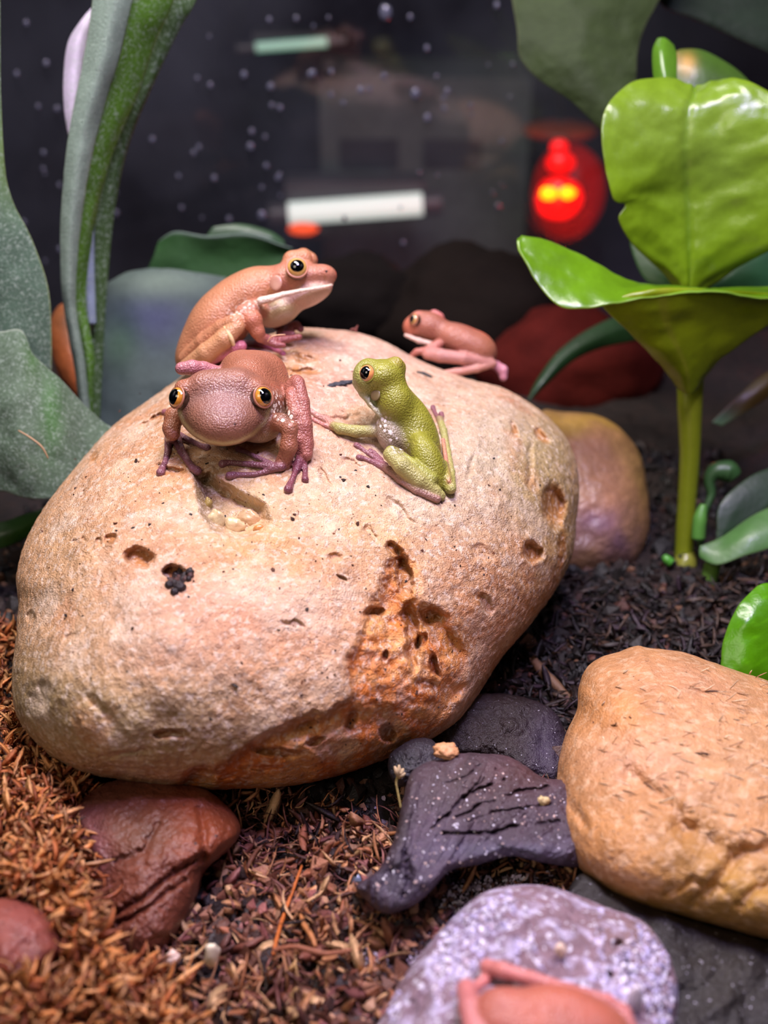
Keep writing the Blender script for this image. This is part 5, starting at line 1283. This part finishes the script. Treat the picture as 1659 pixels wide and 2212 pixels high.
# coir fibres and chips between the stones
n = 6400
px_ = rg.uniform(230, 1250, n); py_ = rg.uniform(1700, 2230, n)
gp = G(px_, py_, .2); gp[:, 2] = ground_z(gp[:, 0], gp[:, 1]) + rg.uniform(0.02, .5, n)
clump = fbm(gp, 1.1, 3, 77) > 0.0
gp = gp[clump]; n = len(gp)
dr = rg.normal(size=(n, 3)) * np.array([1, 1, .55]) + np.array([0, 0, .25])
lc = pick(n, [(198, 136, 92), (160, 100, 66), (110, 66, 48), (220, 170, 120), (140, 84, 76), (50, 32, 28)], [4, 4, 4, 3, 3, 3])
fade = np.clip(1.2 - 0.06 * np.maximum(gp[:, 1] - 22, 0), .55, 1)[:, None]
o = strips('coir_fibres', gp, dr, rg.uniform(.18, 1.0, n) ** 1.3, rg.uniform(.02, .085, n), lc, M_fibre, .9, 4, seed=4)
tag(o, 'brown coconut fibre and wood shreds on the soil between the stones', 'fibre', kind='stuff')
n = 1100; px_ = rg.uniform(1080, 1659, n); py_ = rg.uniform(1250, 1560, n)
gp = G(px_, py_, -.4); gp[:, 2] = ground_z(gp[:, 0], gp[:, 1]) + rg.uniform(0, .35, n)
o = strips('leaf_litter', gp, rg.normal(size=(n, 3)) * np.array([1, 1, .5]), rg.uniform(.25, .9, n), rg.uniform(.04, .12, n), pick(n, [(40, 26, 24), (26, 18, 20), (70, 50, 38), (52, 36, 46), (18, 12, 12)]), M_fibre, .5, 4, seed=8)
tag(o, 'dark leaf litter on the soil behind the smooth stone', 'litter', kind='stuff')
n = 5200; px_ = rg.uniform(230, 960, n); py_ = rg.uniform(1780, 2230, n)
gp = G(px_, py_, .2); gp[:, 2] = ground_z(gp[:, 0], gp[:, 1]) + rg.uniform(.05, .4, n)
gp = gp[fbm(gp, 1.0, 3, 99) > -.05]; n = len(gp)
o = crumbs('peat_crumbs', gp, rg.uniform(.03, .13, n) * rg.choice([1, 1, 1.7], n), pick(n, [(150, 100, 74), (110, 66, 50), (70, 42, 36), (186, 140, 110), (150, 92, 86), (40, 26, 26)], [3, 4, 4, 1.5, 2, 4]), M_bits, 41, rough=.42)
tag(o, 'brown peat crumbs mixed through the fibres in the foreground', 'peat', kind='stuff')
# larger wood chips and bark bits among the fibres
n = 520; px_ = rg.uniform(260, 900, n); py_ = rg.uniform(1760, 2230, n)
gp = G(px_, py_, .2); gp[:, 2] = ground_z(gp[:, 0], gp[:, 1]) + rg.uniform(.1, .4, n)
o = strips('wood_chips', gp, rg.normal(size=(n, 3)) * np.array([1, 1, .6]) + np.array([0, 0, .2]), rg.uniform(.3, 1.0, n), rg.uniform(.07, .17, n), pick(n, [(206, 146, 104), (170, 104, 74), (140, 84, 80), (224, 176, 128), (90, 52, 44), (120, 66, 50)]), M_fibre, .6, 5, seed=21, flat=.3)
tag(o, 'larger tan wood chips scattered in the soil between red stone and log', 'wood chips', kind='stuff')
# pale mould on the log and white grains imitating sparkle on the driftwood
n = 5200; px_ = rg.uniform(840, 1450, n); py_ = rg.uniform(1925, 2212, n)
q = np.stack([px_ / 60, py_ / 130, 0 * px_], -1)
ok = (fbm(q, 1.0, 4, 301) > .10) & (poly_sd(px_, py_, np.array([(1100, 1925), (1220, 1935), (1390, 2000), (1440, 2060), (1455, 2110), (1452, 2212), (810, 2212), (880, 2120), (985, 1985)])) < 0)
px_ = px_[ok]; py_ = py_[ok]
o = crumbs('mould_grains', P(px_, py_, log.depth(px_, py_) - .01), rg.uniform(.015, .05, len(px_)), pick(len(px_), [(232, 226, 244), (200, 190, 226), (180, 160, 176)]), M_bits, 31)
tag(o, 'white mould grains speckling the mauve log', 'mould', kind='stuff')
n = 420; px_ = rg.uniform(800, 1240, n); py_ = rg.uniform(1640, 1950, n)
ok = poly_sd(px_, py_, np.array([(900, 1680), (1043, 1640), (1180, 1700), (1280, 1760), (1240, 1850), (1040, 1850), (890, 1940), (800, 1920), (850, 1830)])) < 0
px_ = px_[ok]; py_ = py_[ok]
o = crumbs('wood_sparkle', P(px_, py_, wood.depth(px_, py_) - .01), rg.uniform(.008, .025, len(px_)), pick(len(px_), [(236, 230, 244), (220, 190, 180)]), M_bits, 32)
tag(o, 'tiny pale grains imitating sparkle on the driftwood face', 'sparkle', kind='stuff')
# sphagnum moss: creeping stems thick with leaflets
strands = [  # px, py, height
 [(-40, 1480, .6), (10, 1540, .8), (30, 1600, .9), (80, 1660, 1.0), (150, 1700, .9)], [(-40, 1560, .7), (20, 1640, 1.2), (70, 1700, 1.3), (130, 1740, 1.1)], [(-40, 1640, 1.0), (20, 1700, 1.4), (80, 1760, 1.5), (120, 1800, 1.4)],
 [(-40, 1700, 1.1), (40, 1760, 1.6), (90, 1840, 1.7), (140, 1900, 1.6)], [(20, 1760, 1.6), (90, 1840, 1.9), (150, 1930, 2.0), (190, 2000, 1.9), (225, 2070, 1.7), (240, 2140, 1.5), (235, 2230, 1.4)],
 [(-40, 1780, 1.3), (30, 1850, 1.9), (90, 1920, 2.0), (150, 1990, 1.9), (200, 2060, 1.6)], [(-30, 1420, .4), (0, 1480, .5), (20, 1560, .7), (10, 1640, .9)], [(40, 1700, 1.3), (100, 1760, 1.4), (150, 1830, 1.5), (170, 1900, 1.6), (200, 1960, 1.5)],
 [(-40, 1840, 1.6), (20, 1870, 2.0), (70, 1890, 1.9)], [(-40, 2160, 1.7), (20, 2130, 1.9), (70, 2150, 1.8), (100, 2230, 1.5)], [(120, 2240, 1.2), (150, 2180, 1.4), (190, 2130, 1.3), (170, 2090, 1.1)],
 [(30, 2240, 1.6), (60, 2180, 1.8), (110, 2140, 1.6), (150, 2150, 1.4)], [(250, 2230, .9), (310, 2190, .9), (350, 2200, .8), (400, 2230, .8)], [(150, 1700, .9), (170, 1730, .9), (165, 1790, 1.0)], [(240, 2120, .8), (310, 2130, .8), (380, 2150, .6)],
 [(60, 1620, 1), (110, 1670, 1.1), (140, 1720, 1.1)], [(-40, 1350, .1), (10, 1370, .2), (30, 1400, .3)]]
mp_, md_, ml_, mc_ = [], [], [], []
for k, s in enumerate(strands):
    s = np.array(s, float); w_ = np.stack([G(a, b, c_) for a, b, c_ in s]); m = 260 if len(s) > 4 else 170
    t_ = np.sort(rg.uniform(0, 1, m)); cc = catmull(w_, 200); ii = (t_ * 199).astype(int); c = cc[ii]; tg = np.gradient(cc, axis=0)[ii]; tg /= np.linalg.norm(tg, axis=1, keepdims=True)
    rnd = rg.normal(size=(m, 3)); rnd -= (rnd * tg).sum(1, keepdims=True) * tg; rnd /= np.linalg.norm(rnd, axis=1, keepdims=True)
    mp_.append(c + rnd * rg.uniform(0, .22, (m, 1))); md_.append(tg * rg.uniform(.1, 1.0, (m, 1)) + rnd); ml_.append(rg.uniform(.3, .85, m) * (1 if k < 9 else 1.0))
    mc_.append(pick(m, [(224, 146, 82), (200, 112, 60), (232, 166, 104), (150, 78, 44), (210, 150, 100)]))
# loose fill between stems
m = 2600; px_ = rg.uniform(-60, 260, m); py_ = rg.uniform(1380, 2260, m)
ok = (poly_sd(px_, py_, [(-80, 1330), (30, 1380), (20, 1560), (100, 1660), (170, 1740), (160, 1830), (200, 1960), (260, 2100), (270, 2260), (140, 2260), (130, 2120), (140, 2030), (90, 1930), (-80, 1930)]) < 0) | ((py_ > 2125) & (px_ < 240))
px_ = px_[ok]; py_ = py_[ok]; hh = np.interp(py_, [1380, 1600, 1800, 2000, 2260], [.1, .8, 1.35, 1.3, 1.0]) * rg.uniform(.6, 1.05, len(px_))
gp = np.stack([G(a, b, c_) for a, b, c_ in zip(px_, py_, hh)])
mp_.append(gp); md_.append(rg.normal(size=gp.shape)); ml_.append(rg.uniform(.25, .7, len(gp))); mc_.append(pick(len(gp), [(150, 82, 46), (110, 58, 34), (190, 116, 66), (60, 32, 24)]))
mp_ = np.vstack(mp_); md_ = np.vstack(md_); ml_ = np.concatenate(ml_); mc_ = np.vstack(mc_)
o = strips('sphagnum_moss', mp_, md_, ml_, rg.uniform(.04, .085, len(mp_)), mc_, M_moss, 1.3, 6, seed=9)
tag(o, 'orange sphagnum moss piled in the lower left corner', 'moss', kind='stuff')

# mound of soil below the moss so it rests on something
mb = Blob([(-120, 1560), (-40, 1540), (20, 1600), (110, 1660), (160, 1740), (150, 1830), (190, 1960), (240, 2110), (270, 2300), (-120, 2300)], (20, 1880), (27.6, 0.3, .95), 1.2, 2.0, .6, lambda px, py: .3 * fbm(np.stack([px / 40, py / 40, 0 * px], -1), 1, 4, 5), .03)
o = mb.build('soil_mound', M_soil, plain((60, 34, 24), [], 0, .4), 200, 80, 20); tag(o, 'dark soil mound under the orange moss at the left', 'soil', kind='stuff')

# ---- countable little things
def on(px, py, f, lift=0.0): return P(px, py, f(px, py) - lift)
def DW(px, py): return float(wood.depth(np.array([float(px)]), np.array([float(py)]))[0])
def RS(px, py): return float(right_stone.depth(np.array([float(px)]), np.array([float(py)]))[0])
o = tube('twig', [(652, 1870, 27.2), (632, 1925, 26.6), (612, 1980, 26.0), (600, 2020, 25.4), (590, 2062, 24.9)], [2.6, 3.4, 4.2, 4.5, 4.0], M_fibre, None, (196, 104, 40), n=8, lump=.2); tag(o, 'long thin orange twig standing in the soil below the boulder', 'twig')
o = tube('twig', [(650, 1965, 26), (655, 1995, 25.6), (672, 2020, 25.2), (682, 2045, 25)], [4, 6, 6, 4], M_fibre, None, (186, 120, 70), n=8, lump=.3); tag(o, 'short bent tan twig right of the long orange twig', 'twig')
o = tube('twig', [(590, 2052, 24.6), (640, 2045, 24.5), (700, 2060, 24.3), (760, 2052, 24.2)], [5, 6, 6, 4], M_fibre, None, (150, 88, 60), n=8, lump=.3); tag(o, 'brown twig lying flat across the soil at the foot of the orange twig', 'twig')
o = lump('perlite_flake', P(458, 2064, 24.7), .30, M_white, (240, 226, 196), 'bright white perlite flake on the soil below the red stone', 'flake', sq=(.55, .3, 1.0), seed=2, rot=.5)
o = lump('perlite_flake', P(374, 2068, 24.8), .14, M_white, (226, 196, 180), 'small pinkish white flake just left of the bright perlite flake', 'flake', seed=4)
o = lump('white_shard', P(1370, 2165, LD(1370, 2165) - .1), .36, M_white, (228, 216, 224), 'long white shard on the log beside the lowest frog', 'shard', sq=(.42, .3, 1.15), seed=5, amp=.2)
o = lump('pale_pebble', P(1210, 2052, LD(1210, 2052) - .05), .12, M_white, (228, 200, 176), 'tiny cream pebble on the mauve log above the lowest frog', 'pebble', seed=6, sq=(.9, .7, 1.2))
o = lump('bark_crumb', P(965, 1622, 27.9), .26, M_white, (206, 150, 104), 'pale orange crumb on the top ridge of the driftwood', 'crumb', sq=(1.1, .8, .55), seed=7, amp=.5, sc=3)
o = lump('seed_husk', P(1173, 1730, DW(1173, 1730) - .03), .13, M_white, (206, 182, 130), 'tiny cream seed husk on the driftwood face', 'husk', sq=(1.1, .6, .8), seed=8, amp=.5, sc=3)
o = lump('blue_grey_bead', P(772, 1898, 27.1), .17, M_quartz, (112, 122, 144), 'small bluish bead at the left foot of the driftwood', 'bead', seed=9, amp=.1)
t = thing('dried_sprig', 'dried cream sprig leaning on the black bark chunk', 'sprig', P(866, 1745, 28))
tube('stalk', [(866, 1745, 27.8), (860, 1715, 27.8), (856, 1690, 27.8), (862, 1672, 27.8)], [3, 3, 3, 4], M_fibre, t, (170, 150, 90), n=7)
for k, (a, b) in enumerate([(852, 1655), (862, 1652), (872, 1660), (876, 1670)]):
    tube('bract', [(862, 1678, 27.8), ((862 + a) / 2, (1678 + b) / 2, 27.7), (a, b, 27.7)], [5, 6, 2], M_fibre, t, (204, 176, 136), n=7)
# cluster of dark crumbs in the boulder's pit
t = thing('soil_clod', 'black soil clod sitting in the pit on the boulder front', 'clod', on(390, 1258, SD))
for k in range(30):
    x, y = 390 + rg.normal() * 17, 1254 + rg.normal() * 9
    lump('clod_crumb', P(x, y, SD(x, y) - .04), rg.uniform(.05, .13), M_bits, (34, 20, 22) if k % 3 else (70, 36, 30), parent=t, seed=k, amp=.5, sc=2.5, n=8)
t = thing('bark_flake', 'dark bark flake lying on the boulder left of the green frog', 'bark', on(730, 828, SD))
for k in range(9):
    x, y = 715 + k * 6, 831 - k * .8 + rg.normal() * 2
    lump('bark_piece', P(x, y, SD(x, y) - .05), rg.uniform(.08, .12), M_bits, (44, 44, 54), parent=t, seed=k + 30, amp=.4, sc=2, n=8, sq=(1.6, .7, .5))
o = tube('bark_sliver', [(900, 803, SD(900, 803) - .02), (915, 808, SD(915, 808) - .04), (932, 815, SD(932, 815) - .02)], [1.5, 5, 3], M_bits, None, (50, 46, 44), n=7); tag(o, 'dark bark sliver on the boulder right of the green frog head', 'bark')
# specks of soil on the boulder, and fibres on the smooth stone
n = 300
pxs = rg.uniform(80, 1200, n); pys = rg.uniform(760, 1660, n)
dd = np.hypot((pxs - 640) / 590, (pys - 1200) / 480) < .95
pxs = pxs[dd]; pys = pys[dd]; dp = boulder.depth(pxs, pys)
o = crumbs('soil_specks', P(pxs, pys, dp - .005), rg.uniform(.010, .034, len(pxs)) * rg.choice([1, 1, 1, 1.7], len(pxs)), pick(len(pxs), [(50, 28, 20), (84, 44, 26), (30, 20, 20)]), M_bits, 7)
tag(o, 'fine dark soil specks scattered over the boulder', 'specks', kind='stuff')
n = 200
pxs = rg.uniform(1290, 1659, n); pys = rg.uniform(1440, 1800, n); dp = right_stone.depth(pxs, pys)
pp = P(pxs, pys, dp - .01); qq = P(pxs + 20, pys + 8 + rg.normal(size=n) * 16, right_stone.depth(pxs + 20, pys + 8) - .01)
o = strips('stone_fibres', pp, qq - pp, rg.uniform(.1, .45, n), rg.uniform(.010, .026, n), pick(n, [(232, 200, 160), (240, 214, 180), (226, 190, 150), (200, 150, 110), (80, 50, 40)]), M_fibre, .25, 4, seed=12)
tag(o, 'fine pale and dark fibres stuck on the smooth stone', 'fibre', kind='stuff')
# pale roots in the dark behind the smooth stone
for k, (pts, lab) in enumerate([([(1150, 1420, 35), (1170, 1450, 34.6), (1210, 1490, 34.2), (1245, 1530, 34)], 'pale root slanting in the shadow right of the boulder'), ([(1232, 1380, 36), (1240, 1430, 35.6), (1250, 1490, 35.2)], 'upright pale root beside the top of the smooth stone')]):
    o = tube('root', pts, [9, 12, 11, 9][:len(pts)], M_fibre, None, (120, 88, 62), n=10, lump=.3); tag(o, lab, 'root')
for (pts, lab) in [([(735, 712, 's'), (760, 716, 's'), (768, 704, 's')], None)]:
    t = thing('tiny_sprig', 'tiny reddish sprig stuck on the top edge of the boulder', 'sprig', P(768, 716, SD(768, 720)))
    tube('stalk', [(768, 718, 37.6), (769, 710, 37.6), (773, 703, 37.6)], [2.5, 2.5, 1.5], M_fibre, t, (120, 60, 50), n=6)
    tube('stalk', [(756, 713, 37.6), (764, 711, 37.6), (772, 713, 37.6)], [2, 3, 2], M_fibre, t, (120, 60, 50), n=6)
o = tube('husk_splinter', [(484, 706, 33.9), (492, 718, 33.8), (500, 732, 33.8), (505, 746, 33.9)], [2, 4, 5, 3.5], M_white, None, (226, 190, 140), n=8, lump=.2); tag(o, 'cream husk splinter stuck to the knee of the profile frog', 'splinter')
o = tube('curved_hair', [(578, 738, 33.6), (586, 728, 33.5), (598, 724, 33.5), (616, 723, 33.6)], [1.4] * 4, M_white, None, (220, 170, 130), n=6); tag(o, 'thin curved fibre beside the front foot of the profile frog', 'fibre')
o = tube('curved_hair', [(40, 930, 35.0), (65, 945, 34.9), (90, 965, 34.9), (104, 990, 35.0)], [1.5, 2, 2.2, 1.4], M_white, None, (176, 140, 104), n=6); tag(o, 'thin tan curved fibre lying on the lower left frond', 'fibre')
for ob in bpy.data.objects:
    if 'org' in ob.keys(): del ob['org']
